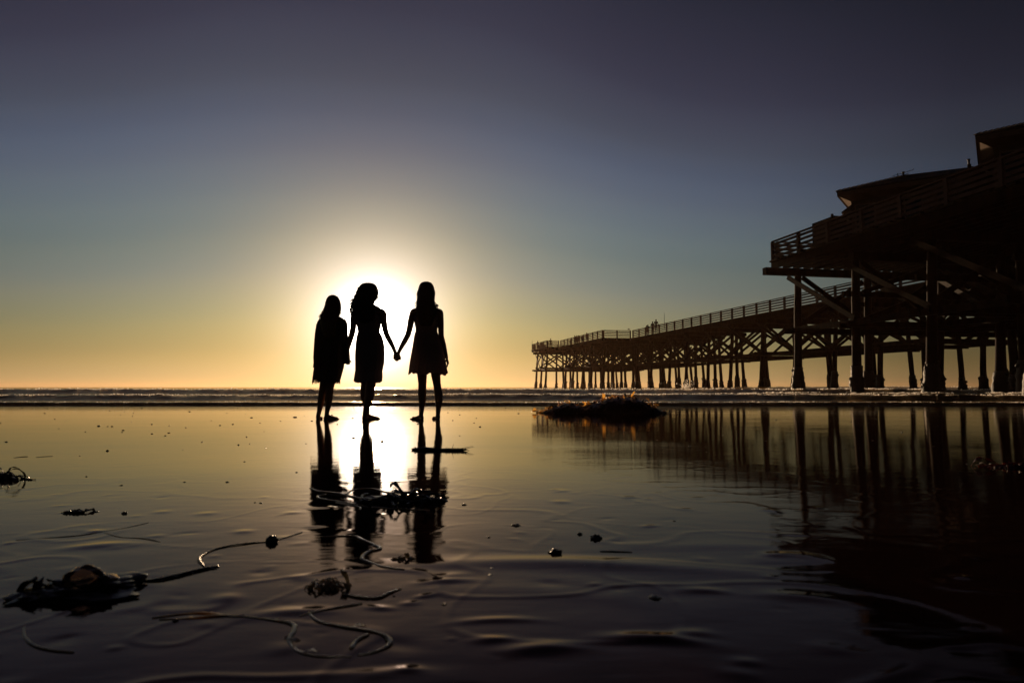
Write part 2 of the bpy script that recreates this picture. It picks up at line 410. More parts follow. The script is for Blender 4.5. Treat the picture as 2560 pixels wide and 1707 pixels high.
# foam crumbs along the crests
fm = MB()
SY, ST, SZ = ys, t_, Z
def sea_z(x, y):
    i = min(int(np.searchsorted(SY, y)), len(SY) - 1); k = min(int(np.searchsorted(ST, x / y)), len(ST) - 1)
    return float(SZ[i, k])
def foam_line(y0, seed, dens, x0, x1, size, ycf):
    rr = random.Random(seed); n_ = 0
    for _ in range(dens):
        x = rr.uniform(x0, x1)
        cl = noise.noise(Vector((x * .45, seed, 0))) + .6 * noise.noise(Vector((x * 1.7, seed, 5)))
        if cl < rr.uniform(-.55, .5): continue
        y = float(wave(np.array([x]), np.array([y0]), y0, .1, 1, 1, seed)[2][0]) + rr.gauss(-.03, .10)
        s = size * rr.uniform(.3, 1.15) * (1 + .5 * max(0, cl))
        for q_ in range(2 + int(4 * max(0, cl))): fm.flake((x + rr.gauss(0, s), y + rr.gauss(0, s), sea_z(x, y) + s * rr.uniform(0, 1.1)), s * rr.uniform(.3, .8), rr)
foam_line(14.75, 1, 2600, -13, 13, .010, None)
foam_line(19.6, 2, 5200, -17, 17, .019, None)
foam_line(25.5, 7, 2200, 2, 22, .024, None)
foam_line(35.4, 3, 5200, -30, 32, .038, None)
foam_line(62, 5, 700, 0, 50, .045, None)
rr = random.Random(91)
for _ in range(2600):                                            # scum on the faces and in the wash
    x = rr.uniform(-12, 12); y = 14.75 + abs(rr.gauss(0, .35)) * rr.choice((-.6, 1)) if rr.random() < .6 else rr.uniform(15, 34)
    if noise.noise(Vector((x * .8, y * 1.3, 3))) < rr.uniform(-.3, .4): continue
    x *= y / 14.75; fm.flake((x, y, sea_z(x, y) + .002), rr.uniform(.004, .012) * y / 14.75, rr)
fo = fm.build('foam', M_foam, smooth=True, fixn=False)
tag(fo, 'white crumbs of foam along the wave crests', 'foam', kind='stuff')

# ------------------------------------------------------------------ pier
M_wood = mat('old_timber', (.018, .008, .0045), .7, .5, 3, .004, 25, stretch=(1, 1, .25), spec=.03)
M_rail = mat('painted_rail', (.12, .075, .07), .7, .2, 5, spec=.2)
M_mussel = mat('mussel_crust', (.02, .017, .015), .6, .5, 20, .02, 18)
M_wall = mat('cottage_siding', (.13, .09, .07), .7, .2, 3)
M_trim = mat('cottage_trim', (.24, .17, .13), .6, .15, 4)
M_roof = mat('shingle_roof', (.06, .05, .05), .8, .4, 12, .01, 20)
M_glass = mat('dark_window', (.01, .012, .016), .08)
M_metal = mat('dark_metal', (.05, .045, .045), .4)

A0 = Vector((14.06, 36.64, 0)); U = Vector((-.2, 1, 0)).normalized(); Wd = Vector((1, .2, 0)).normalized()
def PP(s, t, z): return A0 + U * s + Wd * t + Vector((0, 0, z))
RZ = math.atan2(Wd.y, Wd.x)
ZD = 7.20
root = empty('pier', PP(0, 18, 0))
tag(root, 'long wooden pier on timber piles running out to sea', 'pier')
RL = root.location.copy()
def pbuild(mb, name, m, parent=root, smooth=False, kind=None, label=None, fixn=True):
    mb.v = [(v[0] - RL.x, v[1] - RL.y, v[2] - RL.z) for v in mb.v]
    o = mb.build(name, m, parent, smooth, fixn=fixn)
    tag(o, label=label, kind=kind)
    return o
def sbox(mb, s0, s1, t0, t1, z0, z1):
    mb.box(PP((s0 + s1) / 2, (t0 + t1) / 2, (z0 + z1) / 2), (abs(t1 - t0), abs(s1 - s0), z1 - z0), RZ)

SECT = [(-30, 0, 0, 26), (0, 56.5, 14, 22), (56.5, 78.5, 9.7, 26.3), (78.5, 90, 7.4, 28.5)]
rr = random.Random(5)
for i, (s0, s1, t0, t1) in enumerate(SECT):
    d = MB()
    a = s0 + (.004 if i else 0)
    sbox(d, a, s1, t0 - .12, t1 + .12, ZD - .09, ZD)             # planking
    t = t0 + .1
    while t < t1:                                                # stringers
        sbox(d, a + .05, s1 - .03, t - .07, t + .07, ZD - .42, ZD - .092); t += .62
    s = a + .3
    while s < s1 - .3 and i == 0:                                  # loose plank ends along the edge
        if rr.random() < .4: sbox(d, s, s + .14, t0 - .12 - rr.uniform(.05, .4), t0 - .123, ZD - .085, ZD - .02)
        s += .5
    # fascia
    sbox(d, a + .02, s1 - .02, t0 - .03, t0 + .028, ZD - .45, ZD - .094)
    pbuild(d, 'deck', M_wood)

BENTS = [(s, [1.3, 5.6, 9.9, 14.2, 18.5], 0) for s in (-.35, -4.9, -9.5, -13.9, -18.3, -22.8)]
BENTS += [(-2.6, [8.2, 13.1, 17.6], 4), (-7.3, [6.9, 12.4, 17], 4)]
BENTS += [(s, [14.7, 18, 21.3], 1) for s in np.arange(4.6, 56, 5.1)]
BENTS += [(s, [10.4, 14.6, 18.8, 23.0], 2) for s in (57.6, 62.5, 67.5, 72.5, 77.6)]
BENTS += [(s, [8.1, 11.9, 15.7, 19.5, 23.5], 3) for s in (80.6, 84.9, 89.2)]
ZCAP1 = ZD - .44; ZCAP0 = ZCAP1 - .38
braces = []; rest0 = []
npile = 0
for bi, (s, ts, sec) in enumerate(BENTS):
    tl = []
    for k, t in enumerate(ts):
        rp = .205 if sec in (0, 4) else .185
        jt = rr.uniform(-.25, .25) if sec else rr.uniform(-.05, .05)
        lean = 0
        if k == 0: lean = -.25 if sec == 0 else -.5
        elif k == len(ts) - 1: lean = .5
        else: lean = rr.uniform(-.25, .25)
        top = PP(s, t + jt, ZCAP0 + .0); bot = PP(s + rr.uniform(-.2, .2), t + jt + lean, -1.2)
        pm = MB(); pts = []; rad = []
        for q in range(9):
            f = q / 8; p = top.lerp(bot, f)
            p = p + Vector((rr.uniform(-.015, .015), rr.uniform(-.015, .015), 0)) * (0 < q < 8)
            pts.append(p); rad.append(rp * (.86 + .22 * f) * rr.uniform(.96, 1.04))
        pm.tube(pts, rad, 14)
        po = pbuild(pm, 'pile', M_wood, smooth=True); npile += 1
        # crust of mussels on the foot
        hz = rr.uniform(1.0, 1.7) if sec < 2 else rr.uniform(.9, 1.5)
        mm = MB(); pts = []; rad = []
        nr = 14
        for q in range(nr):
            f = q / (nr - 1); z = hz * (1 - f) - .3 * f
            p = bot.lerp(top, (z + 1.2) / (ZCAP0 + 1.2)); pts.append(p)
            rad.append(rp * (1.0 + .62 * math.sin(math.pi * min(1, f * .62 + .06)) ** .8) * rr.uniform(.88, 1.12))
        mm.tube(pts, rad, 16)
        for q in range(10 if sec < 2 else 4):
            z = rr.uniform(.0, hz * 1.02); p = bot.lerp(top, (z + 1.2) / (ZCAP0 + 1.2)); a = rr.uniform(0, 6.28)
            mm.ellipsoid(p + Vector((math.cos(a), math.sin(a), 0)) * rp * 1.25, [rp * rr.uniform(.3, .6)] * 3, seg=8, rings=6, jitter=.4, seed=q + bi)
        mm.v = [tuple(Vector(v) * 1.0 + (Vector((v[0] - RL.x, v[1] - RL.y, 0)) * 0 + Vector((1, 1, .3)) * .05 * noise.noise(Vector(v) * 6))) for v in mm.v]
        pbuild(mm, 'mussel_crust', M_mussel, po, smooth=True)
        tl.append((top, bot, t + jt, lean))
    def pt(k, z, off=0):
        top, bot, _, _ = tl[k]; return bot.lerp(top, (z + 1.2) / (ZCAP0 + 1.2)) + U * off
    c = MB(); ext = (1.0 if bi == 0 else .2) if sec == 0 else .6
    c.box(PP(s, (ts[0] + ts[-1]) / 2 + (ts[-1] - ts[0]) * 0, (ZCAP0 + ZCAP1) / 2 - .002), (ts[-1] - ts[0] + 2 * ext + 1.9 * (bi == 0), .36, ZCAP1 - ZCAP0 - .004), RZ)
    pbuild(c, 'pile_cap', M_wood)
    zg = 3.45 + rr.uniform(-.12, .12)
    gm = MB()
    for off, dz in ((-.27, 0), (.27, rr.uniform(-.1, .1))):
        p = pt(0, zg + dz, off) - Wd * rr.uniform(.4, 1.0); q = pt(len(tl) - 1, zg + dz, off) + Wd * rr.uniform(.4, 1.0)
        gm.beam(p, q, .09, .27)
    pbuild(gm, 'girt', M_wood)
    if sec == 0:                                                 # second tier of girts under the wide deck
        gm = MB(); z5 = 4.9 + rr.uniform(-.15, .15); gm.beam(pt(0 if bi else 1, z5, .30) - Wd * .5, pt(len(tl) - 1, z5, .30) + Wd * .5, .09, .25); pbuild(gm, 'girt', M_wood)
    for k in range(len(tl) - 1):
        if sec in (1, 3) or (sec == 0 and k < 4) or sec == 2:
            braces.append((pt(k, ZCAP0 - .15, -.38), pt(k + 1, zg + .15, -.38), s))
            if rr.random() < .9: braces.append((pt(k, zg + .15, .38), pt(k + 1, ZCAP0 - .15, .38), s))
            if sec == 0 and bi > 0 and (k + bi) % 2: rest0.append((pt(k, 4.8, -.46), pt(k + 1, ZCAP0 - .1, -.46), s)); rest0.append((pt(k, zg, .47), pt(k + 1, 4.9, .47), s))
    BENTS[bi] = (s, ts, sec, tl, zg)
def pt2(b, k, z, off=0):
    top, bot, _, _ = b[3][k]; return bot.lerp(top, (z + 1.2) / (ZCAP0 + 1.2)) + Wd * off
for b, c in zip(BENTS[:-1], BENTS[1:]):
    if b[2] != c[2]: continue
    sea_, land = (b, c) if b[0] > c[0] else (c, b)      # seaward bent first
    for k in ([0, 1, 2, 3] if b[2] == 0 else [0, len(b[1]) - 1]):
        off = -.33 if k == 0 else .33
        p = pt2(sea_, k, ZCAP0 - .25, off); q = pt2(land, k, 3.75, off)
        dv = (q - p).normalized()
        braces.append((p - dv * .5, q + dv * .35, b[0]))
        if b[2] != 0 or k == 2:
            braces.append((pt2(sea_, k, 3.75, off + .1), pt2(land, k, ZCAP0 - .25, off + .1), b[0]))
        g_ = MB(); a_ = pt2(sea_, k, 3.42, off * .8); b_ = pt2(land, k, 3.42, off * .8); dv = (b_ - a_).normalized()
        g_.beam(a_ - dv * .35, b_ + dv * .35, .10, .28)
        pbuild(g_, 'girt', M_wood)
braces.sort(key=lambda e: e[2])
rest = MB()
for p, q, s in rest0: rest.beam(p, q, .08, .22)
for i, (p, q, s) in enumerate(braces):
    if i < 100:
        b = MB(); b.beam(p, q, .08, .24); pbuild(b, 'brace', M_wood)
    else: rest.beam(p, q, .08, .24)
pbuild(rest, 'brace', M_wood, kind='stuff')

def railing(s0, t0, s1, t1, posts_as_parts=True):
    a = PP(s0, t0, ZD); b = PP(s1, t1, ZD); L = (b - a).length; n = max(1, round(L / 2.25))
    r = MB(); z = Vector((0, 0, 1)); d = (b - a).normalized()
    for i in range(n):
        p = a.lerp(b, i / n); q = a.lerp(b, (i + 1) / n)
        for h in (.20, .43, .66, .88):
            j = rr.uniform(-.008, .008)
            r.beam(p + z * (h + j) + d * .06, q + z * (h - j) - d * .06, .045, .125)
        r.beam(p + z * 1.045 - d * .0, q + z * 1.045 + d * .0, .17, .05)
    o = pbuild(r, 'railing', M_rail)
    pm = MB()
    for i in range(n + 1):
        p = a.lerp(b, i / n)
        m = MB() if posts_as_parts else pm
        m.beam(p + z * (-.38), p + z * 1.018, .15, .15, up=U)
        if posts_as_parts: pbuild(m, 'railing_post', M_rail, o)
    if not posts_as_parts: pbuild(pm, 'railing_post', M_rail, o, kind='stuff')
e = .06
railing(-30, e, -.06, e); railing(-.06, e + .25, -.06, 14 - .2)
railing(.2, 14 + e, 56.3, 14 + e)
railing(56.6, 13.8, 56.6, 9.9); railing(56.7, 9.76, 78.4, 9.76)
railing(78.7, 9.5, 78.7, 7.6); railing(78.8, 7.46, 89.9, 7.46); railing(89.94, 7.7, 89.94, 28.3)
railing(.2, 22 - e, 56.3, 22 - e, False); railing(56.7, 26.24, 78.4, 26.24, False); railing(78.8, 28.44, 89.9, 28.44, False)

# ------------------------------------------------------------------ cottages on the near deck
E1 = Vector((1.4, -1, 0)).normalized(); E2 = Vector((1, 1.4, 0)).normalized()
def cottage(Yc, px_corner, label):
    """left corner measured at picture x = px_corner, distance Yc; the front runs along E1"""
    c0 = at(px_corner, 600, Y=Yc); c0.z = ZD
    o = empty('cottage', c0, 0); tag(o, label, 'cottage', 'cottages on the pier deck')
    rz = math.atan2(E1.y, E1.x)
    P = lambda a, b, z: E1 * a + E2 * b + Vector((0, 0, z))
    def bx(m, a0, a1, b0, b1, z0, z1): m.box(P((a0 + a1) / 2, (b0 + b1) / 2, (z0 + z1) / 2), (abs(a1 - a0), abs(b1 - b0), z1 - z0), rz)
    w, dp, he = 6.2, 4.6, 2.58
    m = MB(); bx(m, 0, w, 0, dp, .003, he)
    k = .14
    while k < w - .1: bx(m, k - .02, k + .02, -.022, .001, .01, he - .02); k += .3
    k = .2
    while k < dp: bx(m, -.022, .001, k - .02, k + .02, .01, he - .02); k += .3
    m.build('wall', M_wall, o)
    oh = .56; r = MB()
    ev = [(-oh, -oh), (w + oh, -oh), (w + oh, dp + oh), (-oh, dp + oh)]
    vs = [P(a, b, he + .17) for a, b in ev] + [P(2.3, dp * .42, he + 1.12), P(w - 1.6, dp * .5, he + 1.12)] + [P(a, b, he + .11) for a, b in ev]
    r.add(vs, [(0, 1, 5, 4), (1, 2, 5), (2, 3, 4, 5), (3, 0, 4), (0, 6, 7, 1), (1, 7, 8, 2), (2, 8, 9, 3), (3, 9, 6, 0), (6, 9, 8, 7)])
    for q in range(24):                                            # ragged shingle butts along the eave
        a = -oh + (w + 2 * oh) * q / 24; bx(r, a, a + .24, -oh - .02 - .015 * (q % 3), -oh + .1, he + .145 + .006 * (q % 2), he + .178)
    for q in range(16):
        f = q / 16; pa = Vector(vs[0]).lerp(Vector(vs[4]), f); pb = Vector(vs[0]).lerp(Vector(vs[4]), f + .055); r.beam(pa + Vector((0, 0, .01)), pb + Vector((0, 0, .035)), .16, .03)
    ro = r.build('roof', M_roof, o)
    f = MB()
    bx(f, -oh + .03, w + oh - .03, -oh + .03, -oh + .07, he - .09, he + .107); bx(f, -oh + .03, -oh + .07, -oh + .073, dp + oh - .03, he - .09, he + .107)
    vs = [P(-oh + .07, -oh + .073, he - .07), P(w + oh, -oh + .073, he - .07), P(w + oh, -.024, he - .16), P(-.024, -.024, he - .30), P(-.024, dp, he - .30), P(-oh + .07, dp, he - .07)]
    f.add(vs, [(0, 1, 2, 3), (0, 3, 4, 5)])
    f.build('eave', M_trim, ro)
    h = MB()
    for (z0, z1, t_) in ((2.00, 1.70, .10), (1.86, 1.56, .05)):
        q = [P(a, b, z) for b in (-.05, 1.9) for a, z in ((-.003, z0), (-.42, z1), (-.45, z1 + t_), (-.003, z0 + t_))]
        h.add(q, [(0, 1, 2, 3), (4, 7, 6, 5), (0, 4, 5, 1), (1, 5, 6, 2), (2, 6, 7, 3), (3, 7, 4, 0)])
    q = [P(a, b, z) for b in (-.05, 1.9) for a, z in ((-.003, 1.22), (-.36, 1.46), (-.36, 1.52), (-.003, 1.30))]
    h.add(q, [(0, 1, 2, 3), (4, 7, 6, 5), (0, 4, 5, 1), (1, 5, 6, 2), (2, 6, 7, 3), (3, 7, 4, 0)])
    h.build('window_hood', M_trim, o)
    def opening(name, a0, a1, z0, z1):
        fr = MB(); wd = .06
        bx(fr, a0 - wd, a0, -.05, -.024, z0, z1); bx(fr, a1, a1 + wd, -.05, -.024, z0, z1); bx(fr, a0 - wd, a1 + wd, -.053, -.024, z1, z1 + wd); bx(fr, a0 - wd, a1 + wd, -.053, -.024, z0 - wd, z0)
        fo_ = fr.build(name, M_trim, o); p_ = MB(); bx(p_, a0, a1, -.032, -.024, z0, z1); p_.build('pane' if name == 'window' else 'panel', M_glass, fo_)
    opening('door', .22, 1.0, .09, 2.02); opening('window', 2.3, 2.95, .95, 2.0); opening('window', 4.2, 5.2, .95, 2.0)
    for q, (a, b, hh) in enumerate(((2.1, dp * .40, .10), (w - 1.4, dp * .5, .34))):
        v = MB(); v.tube([P(a, b, he + .9), P(a, b, he + 1.12 + hh)], .05, 8); v.ellipsoid(P(a, b, he + 1.14 + hh), (.08, .08, .04), seg=10, rings=6)
        v.build('vent_pipe', M_metal, ro)
    fc = MB(); zb = .02
    for q in range(7): fc.box(c0 + E2 * .3 - Wd * (.10 + q * .15) + Vector((0, 0, .80)), (.135, .03, 1.56), RZ)
    for z in (.5, 1.3): fc.box(c0 + E2 * .3 - Wd * .55 + U * .035 + Vector((0, 0, z)), (1.02, .04, .09), RZ)
    fc.box(c0 + E2 * .3 - Wd * 1.14 + Vector((0, 0, .84)), (.09, .09, 1.64), RZ)
    for q in range(10): fc.box(c0 + E2 * .3 - Wd * 1.14 + U * (.14 + q * .15) + Vector((0, 0, .78)), (.03, .135, 1.52), RZ)
    return c0, fc
(c1, f1) = cottage(33.0, 2131, 'weathered cottage with low roof, farther of the two on the pier deck')
(c2, f2) = cottage(25.5, 2495, 'weathered cottage nearer the shore, cut by the right edge of the photo')
tag(f1.build('patio_fence', M_wood, loc=c1), 'dark board patio fence beside the farther cottage', 'fence', 'patio fences')
tag(f2.build('patio_fence', M_wood, loc=c2), 'dark board patio fence beside the nearer cottage', 'fence', 'patio fences')
an = MB(); p0 = at(2244, 436, Y=33.6)
an.tube([p0 - Vector((0, 0, .5)), p0 + Vector((0, 0, .06))], .02, 6); an.tube([at(2230, 441, Y=33.5), at(2283, 425, Y=33.9)], .012, 6); an.tube([at(2283, 425, Y=33.9), at(2283, 421, Y=33.9)], .014, 6)
tag(an.build('antenna', M_metal, loc=p0), 'thin crooked antenna rod on the farther cottage roof', 'antenna')

# ------------------------------------------------------------------ people
M_skin = mat('skin', (.26, .14, .09), .5, .1, 10)
M_hair = mat('dark_hair', (.022, .013, .009), .4, transl=((.10, .045, .015), .12))
M_hairlight = mat('light_brown_hair', (.11, .062, .03), .4, transl=((.28, .15, .05), .15))
M_dress = mat('pale_dress', (.50, .40, .40), .8, .08, 12, transl=((.6, .48, .48), .32))
M_dress2 = mat('grey_dress', (.36, .31, .36), .8, .08, 12, transl=((.5, .42, .45), .26))
M_knit = mat('knit_tunic', (.16, .12, .10), .9, .3, 60, .002, 250, transl=((.22, .13, .08), .2))
ZS = 440 / 1725.0
YP = 8.30
def Q(zx, zy, dy=0.0):
    p = at(740 + zx * ZS, 680 + zy * ZS, Y=YP); return Vector((p.x, p.y + dy, p.z))
def rotm(axis, a): return Matrix.Rotation(a, 3, axis)
def hand(mb, wrist, fwd, normal, thumb_sign, curl, scale=1.0, spread=.06):
    """fwd: wrist->knuckles, normal: palm side; thumb_sign picks the side"""
    f = Vector(fwd).normalized(); n = Vector(normal); n = (n - f * n.dot(f)).normalized(); sdv = f.cross(n) * thumb_sign
    w = Vector(wrist)
    for i in range(4):
        o = (1.5 - i) * .0185 * scale
        kn = w + f * (.084 - .004 * abs(i - 1)) * scale + sdv * o
        mb.capsule(w + sdv * o * .55 + f * .005, kn, .0125 * scale, .0105 * scale, 10)
        ln = [(.040, .025, .019), (.044, .028, .020), (.041, .026, .019), (.032, .020, .017)][i]
        d = (f + sdv * (1.5 - i) * spread).normalized(); ax = d.cross(n).normalized(); p = kn
        for j, L in enumerate(ln):
            d = Matrix.Rotation(curl[j] * (1 + .08 * i), 3, ax) @ d
            q = p + d * L * scale; mb.capsule(p, q, (.0088 - .0008 * j) * scale, (.0082 - .0009 * j) * scale, 8); p = q
    b = w + f * .018 * scale + sdv * .018 * scale
    d = (f * .62 + sdv * .66 + n * .42).normalized()
    for j, L in enumerate((.040, .030, .024)):
        q = b + d * L * scale; mb.capsule(b, q, (.013 - .0015 * j) * scale, (.0115 - .0017 * j) * scale, 8); b = q
        d = (d + f * .25 + n * .35 - sdv * .15).normalized()
def head(mb, c, sc, turn=0.0):
    c = Vector(c); T = Matrix.Rotation(turn, 3, 'Z')
    P = lambda x, y, z: c + T @ (Vector((x, y, z)) * sc)
    mb.ellipsoid(P(0, -.008, .018), (.074 * sc, .092 * sc, .098 * sc), T)
    mb.ellipsoid(P(0, .018, -.045), (.056 * sc, .068 * sc, .070 * sc), T)
    mb.ellipsoid(P(0, .062, -.098), (.022 * sc, .018 * sc, .016 * sc), T)      # chin
    mb.capsule(P(0, .084, .012), P(0, .104, -.028), .008 * sc, .013 * sc)       # nose
    mb.ellipsoid(P(0, .084, -.062), (.024 * sc, .010 * sc, .008 * sc), T)      # lips
    for s in (-1, 1):
        mb.ellipsoid(P(.029 * s, .078, .008), (.014 * sc, .010 * sc, .008 * sc), T)   # eyelids
        mb.capsule(P(.014 * s, .086, .030), P(.044 * s, .076, .030), .006 * sc, .005 * sc)
        mb.ellipsoid(P(.076 * s, -.004, -.008), (.010 * sc, .018 * sc, .030 * sc), T)  # ears
def foot(mb, ankle, toe_dir, L=.225, sc=1.0):
    a = Vector(ankle); d = Vector(toe_dir); d.z = 0; d.normalize(); sdv = Vector((-d.y, d.x, 0))
    heel = Vector((a.x, a.y, .030)) - d * .016 * sc
    heel.z = .026; mb.capsule(a, heel, .030 * sc, .027 * sc)
    ball = Vector((a.x, a.y, .024)) + d * (L - .09) * sc
    mb.capsule(Vector((a.x, a.y, .055)), ball, .026 * sc, .017 * sc)
    mb.capsule(heel, ball, .027 * sc, .021 * sc)
    mb.capsule(ball + sdv * .022, ball - sdv * .022, .022 * sc, .019 * sc)
    for i in range(5):
        o = sdv * (.030 - .015 * i) * sc; l = (.050, .046, .041, .035, .028)[i]
        mb.capsule(ball + o, ball + o + d * l * sc + Vector((0, 0, -.010)), (.0125 if i == 0 else .009) * sc, (.011 if i == 0 else .008) * sc, 8)
def finish_body(mb, label, loc):
    o = mb.build('person', M_skin, smooth=True, loc=loc, fixn=False)
    eval_replace(o, [('REMESH', dict(mode='VOXEL', voxel_size=.0042, use_smooth_shade=True)), ('SMOOTH', dict(factor=.5, iterations=3))])
    o.data.polygons.foreach_set('use_smooth', [True] * len(o.data.polygons))
    if not o.data.materials: o.data.materials.append(M_skin)
    o.location.z -= .012
    return tag(o, label, 'person')
def cloth(rings, seg=120, mod=None):
    """open sleeve of fabric"""
    mb = MB(); n = len(rings)
    for off in (0,):
        vs = []
        for i, (cx, cy, z, a, b) in enumerate(rings):
            for k in range(seg):
                t = 2 * math.pi * k / seg; m = mod(i / (n - 1), t) if mod else (1, 0)
                vs.append((cx + (a * m[0] + off) * math.cos(t), cy + (b * m[0] + off) * math.sin(t), z + m[1]))
        mb.add(vs, [(i * seg + k, i * seg + (k + 1) % seg, (i + 1) * seg + (k + 1) % seg, (i + 1) * seg + k) for i in range(n - 1) for k in range(seg)])
    return mb
def resample(rows, n):
    """rows: (zy, left, right, depth, dy) in measured units, smooth interpolation"""
    rows = sorted(rows); z = np.array([r[0] for r in rows], float)
    out = []
    for v in np.linspace(z[0], z[-1], n):
        i = min(max(np.searchsorted(z, v) - 1, 0), len(z) - 2); f = (v - z[i]) / (z[i + 1] - z[i])
        g0 = rows[max(i - 1, 0)]; g1 = rows[i]; g2 = rows[i + 1]; g3 = rows[min(i + 2, len(rows) - 1)]
        r = []
        for c in range(1, 5):
            m1 = (g2[c] - g0[c]) / max(g2[0] - g0[0], 1e-6) * (g2[0] - g1[0]); m2 = (g3[c] - g1[c]) / max(g3[0] - g1[0], 1e-6) * (g2[0] - g1[0])
            r.append((2 * f ** 3 - 3 * f ** 2 + 1) * g1[c] + (f ** 3 - 2 * f ** 2 + f) * m1 + (-2 * f ** 3 + 3 * f ** 2) * g2[c] + (f ** 3 - f ** 2) * m2)
        a = Q(r[0], v); b = Q(r[1], v)
        out.append(((a.x + b.x) / 2, YP + r[3], (a.z + b.z) / 2, (b.x - a.x) / 2, r[2]))
    return out
def attach(mb, name, m, person, smooth=True, fixn=True):
    L0 = person.location
    mb.v = [(v[0] - L0.x, v[1] - L0.y, v[2] - L0.z - .012) for v in mb.v]
    return mb.build(name, m, person, smooth, fixn=fixn)
def strands(mb, rows, count, r, seed, wig=0.0, wl=40, curl=0.0, phase=(math.pi, 2 * math.pi), out=1.0, flyaway=0.0):
    """locks running down the outside of a hair shape; angle t=pi..2pi is the back (towards -Y)"""
    rg = random.Random(seed); R_ = resample(rows, 40)
    for _ in range(count):
        t0 = rg.uniform(phase[0] - .25, phase[1] + .25); i0 = rg.randint(0, 10); i1 = rg.randint(26, 39)
        ph = rg.uniform(0, 6.28); tw = rg.uniform(-.2, .2); o_ = rg.uniform(.93, 1.0) * out; pts = []; rad = []
        sub = 3
        for q in range(i0 * sub, i1 * sub):
            i = q / sub; a = R_[int(i)]; b = R_[min(int(i) + 1, 39)]; f = i - int(i)
            cx, cy, z, hw, hd = (a[k] * (1 - f) + b[k] * f for k in range(5))
            t = t0 + tw * (i / 39) + wig * math.sin(i * .5 + ph)
            pp = Vector((cx + hw * o_ * math.cos(t), cy + hd * o_ * math.sin(t), z))
            nrm = Vector((math.cos(t), math.sin(t), 0)); tg = Vector((-math.sin(t), math.cos(t), 0))
            g_ = min(1, (q - i0 * sub) / 12)
            if curl: pp += g_ * curl * (nrm * math.cos(i * 1.1 + ph) + tg * math.sin(i * 1.1 + ph))
            if flyaway: pp += nrm * flyaway * max(0, i / 39 - .6) * rg.random()
            pts.append(pp); f2 = (q - i0 * sub) / max(1, (i1 - i0) * sub); rad.append(r * (1 - .75 * f2 ** 2) * min(1, .3 + f2 * 6))
        mb.tube(pts, rad, 6)

def flyaways(mb, rows, count, seed):
    """single loose hairs standing a little off the outline"""
    rg = random.Random(seed); R_ = resample(rows, 40)
    for _ in range(count):
        i0 = rg.randint(3, 26); side = rg.choice((0, math.pi)); t = side + rg.uniform(-.5, .5); pts = []; off = 0
        for i in range(i0, min(39, i0 + rg.randint(5, 14))):
            cx, cy, z, hw, hd = R_[i]; off += rg.uniform(0, .0022); pts.append(Vector((cx + (hw + off) * math.cos(t), cy + (hd + off) * math.sin(t), z)))
        mb.tube(pts, .0011, 4)
# ---- right woman: sleeveless flared dress, long hair
b = MB()
head(b, Q(1279, 200, .01), .97)
b.chain([(Q(1278, 270, -.01), .052), (Q(1278, 350, -.015), .055)])
b.chain([(Q(1210, 372, -.01), .050), (Q(1348, 372, -.01), .050)])
b.chain([(Q(1160, 388, -.005), .050), (Q(1210, 375, -.01), .052)]); b.chain([(Q(1402, 392, -.005), .052), (Q(1348, 375, -.01), .052)])
b.loft(resample([(350, 1200, 1360, .06, -.01), (400, 1165, 1395, .085, -.005), (480, 1170, 1385, .095, 0), (570, 1186, 1372, .085, 0), (660, 1172, 1402, .10, 0), (760, 1168, 1425, .12, -.01), (860, 1185, 1420, .11, -.01)], 16), seg=28)
b.chain([(Q(1151, 396), .046), (Q(1128, 470), .040), (Q(1115, 540), .036), (Q(1098, 606, .0), .034), (Q(1062, 670, .01), .033), (Q(1030, 725, .015), .027), (Q(1003, 778, .02), .021)])
b.chain([(Q(1408, 398), .047), (Q(1418, 480), .039), (Q(1420, 560), .036), (Q(1424, 620, -.005), .033), (Q(1446, 700, .01), .030), (Q(1462, 770, .015), .025), (Q(1474, 826, .02), .021)])
hand(b, Q(1476, 832, .02), Q(1492, 905, .03) - Q(1476, 832, .02), (-1, .2, 0), -1, (.45, .6, .5), .86)
hand(b, Q(1001, 782, .02), Q(975, 835, .03) - Q(1001, 782, .02), (-.3, .9, -.25), 1, (.7, 1.0, .6), .92)
for pts in ([(1230, 850, .0, .080), (1234, 930, 0, .070), (1236, 1000, .0, .060), (1238, 1080, .005, .051), (1237, 1130, 0, .050), (1237, 1190, -.012, .052), (1238, 1250, -.012, .046), (1232, 1320, 0, .034), (1226, 1385, 0, .027)],
            [(1368, 850, .0, .080), (1368, 930, 0, .068), (1370, 1000, .0, .058), (1380, 1080, .005, .048), (1388, 1130, 0, .048), (1398, 1190, -.012, .052), (1402, 1250, -.012, .046), (1396, 1320, 0, .033), (1391, 1385, 0, .026)]):
    b.chain([(Q(x, y, d), r) for x, y, d, r in pts])
foot(b, Q(1226, 1398), (-.62, .62, 0), .22, .95); foot(b, Q(1391, 1398), (-.30, .9, 0), .22, .95)
p3 = finish_body(b, 'barefoot woman on the right in a flared pale sleeveless dress, long hair', Q(1300, 1440) * 1)
rows = [(385, 1195, 1372, .085, -.012), (420, 1164, 1396, .099, -.005), (480, 1160, 1396, .108, 0), (540, 1172, 1388, .100, 0), (570, 1172, 1385, .096, 0), (610, 1160, 1398, .105, 0), (700, 1145, 1428, .125, 0), (800, 1128, 1452, .14, 0), (880, 1115, 1468, .155, 0), (990, 1102, 1486, .175, 0)]
fold = lambda f, t: (1 + .035 * max(0, f - .3) * math.sin(13 * t) + .02 * max(0, f - .5) * math.sin(29 * t + 1), (f > .95) * (.014 * math.sin(5 * t + 1) + .008 * math.sin(17 * t)))
dr = cloth(resample(rows, 40), mod=fold)
attach(dr, 'dress', M_dress, p3)
st = MB()                                                       # straps and bow on the shoulder
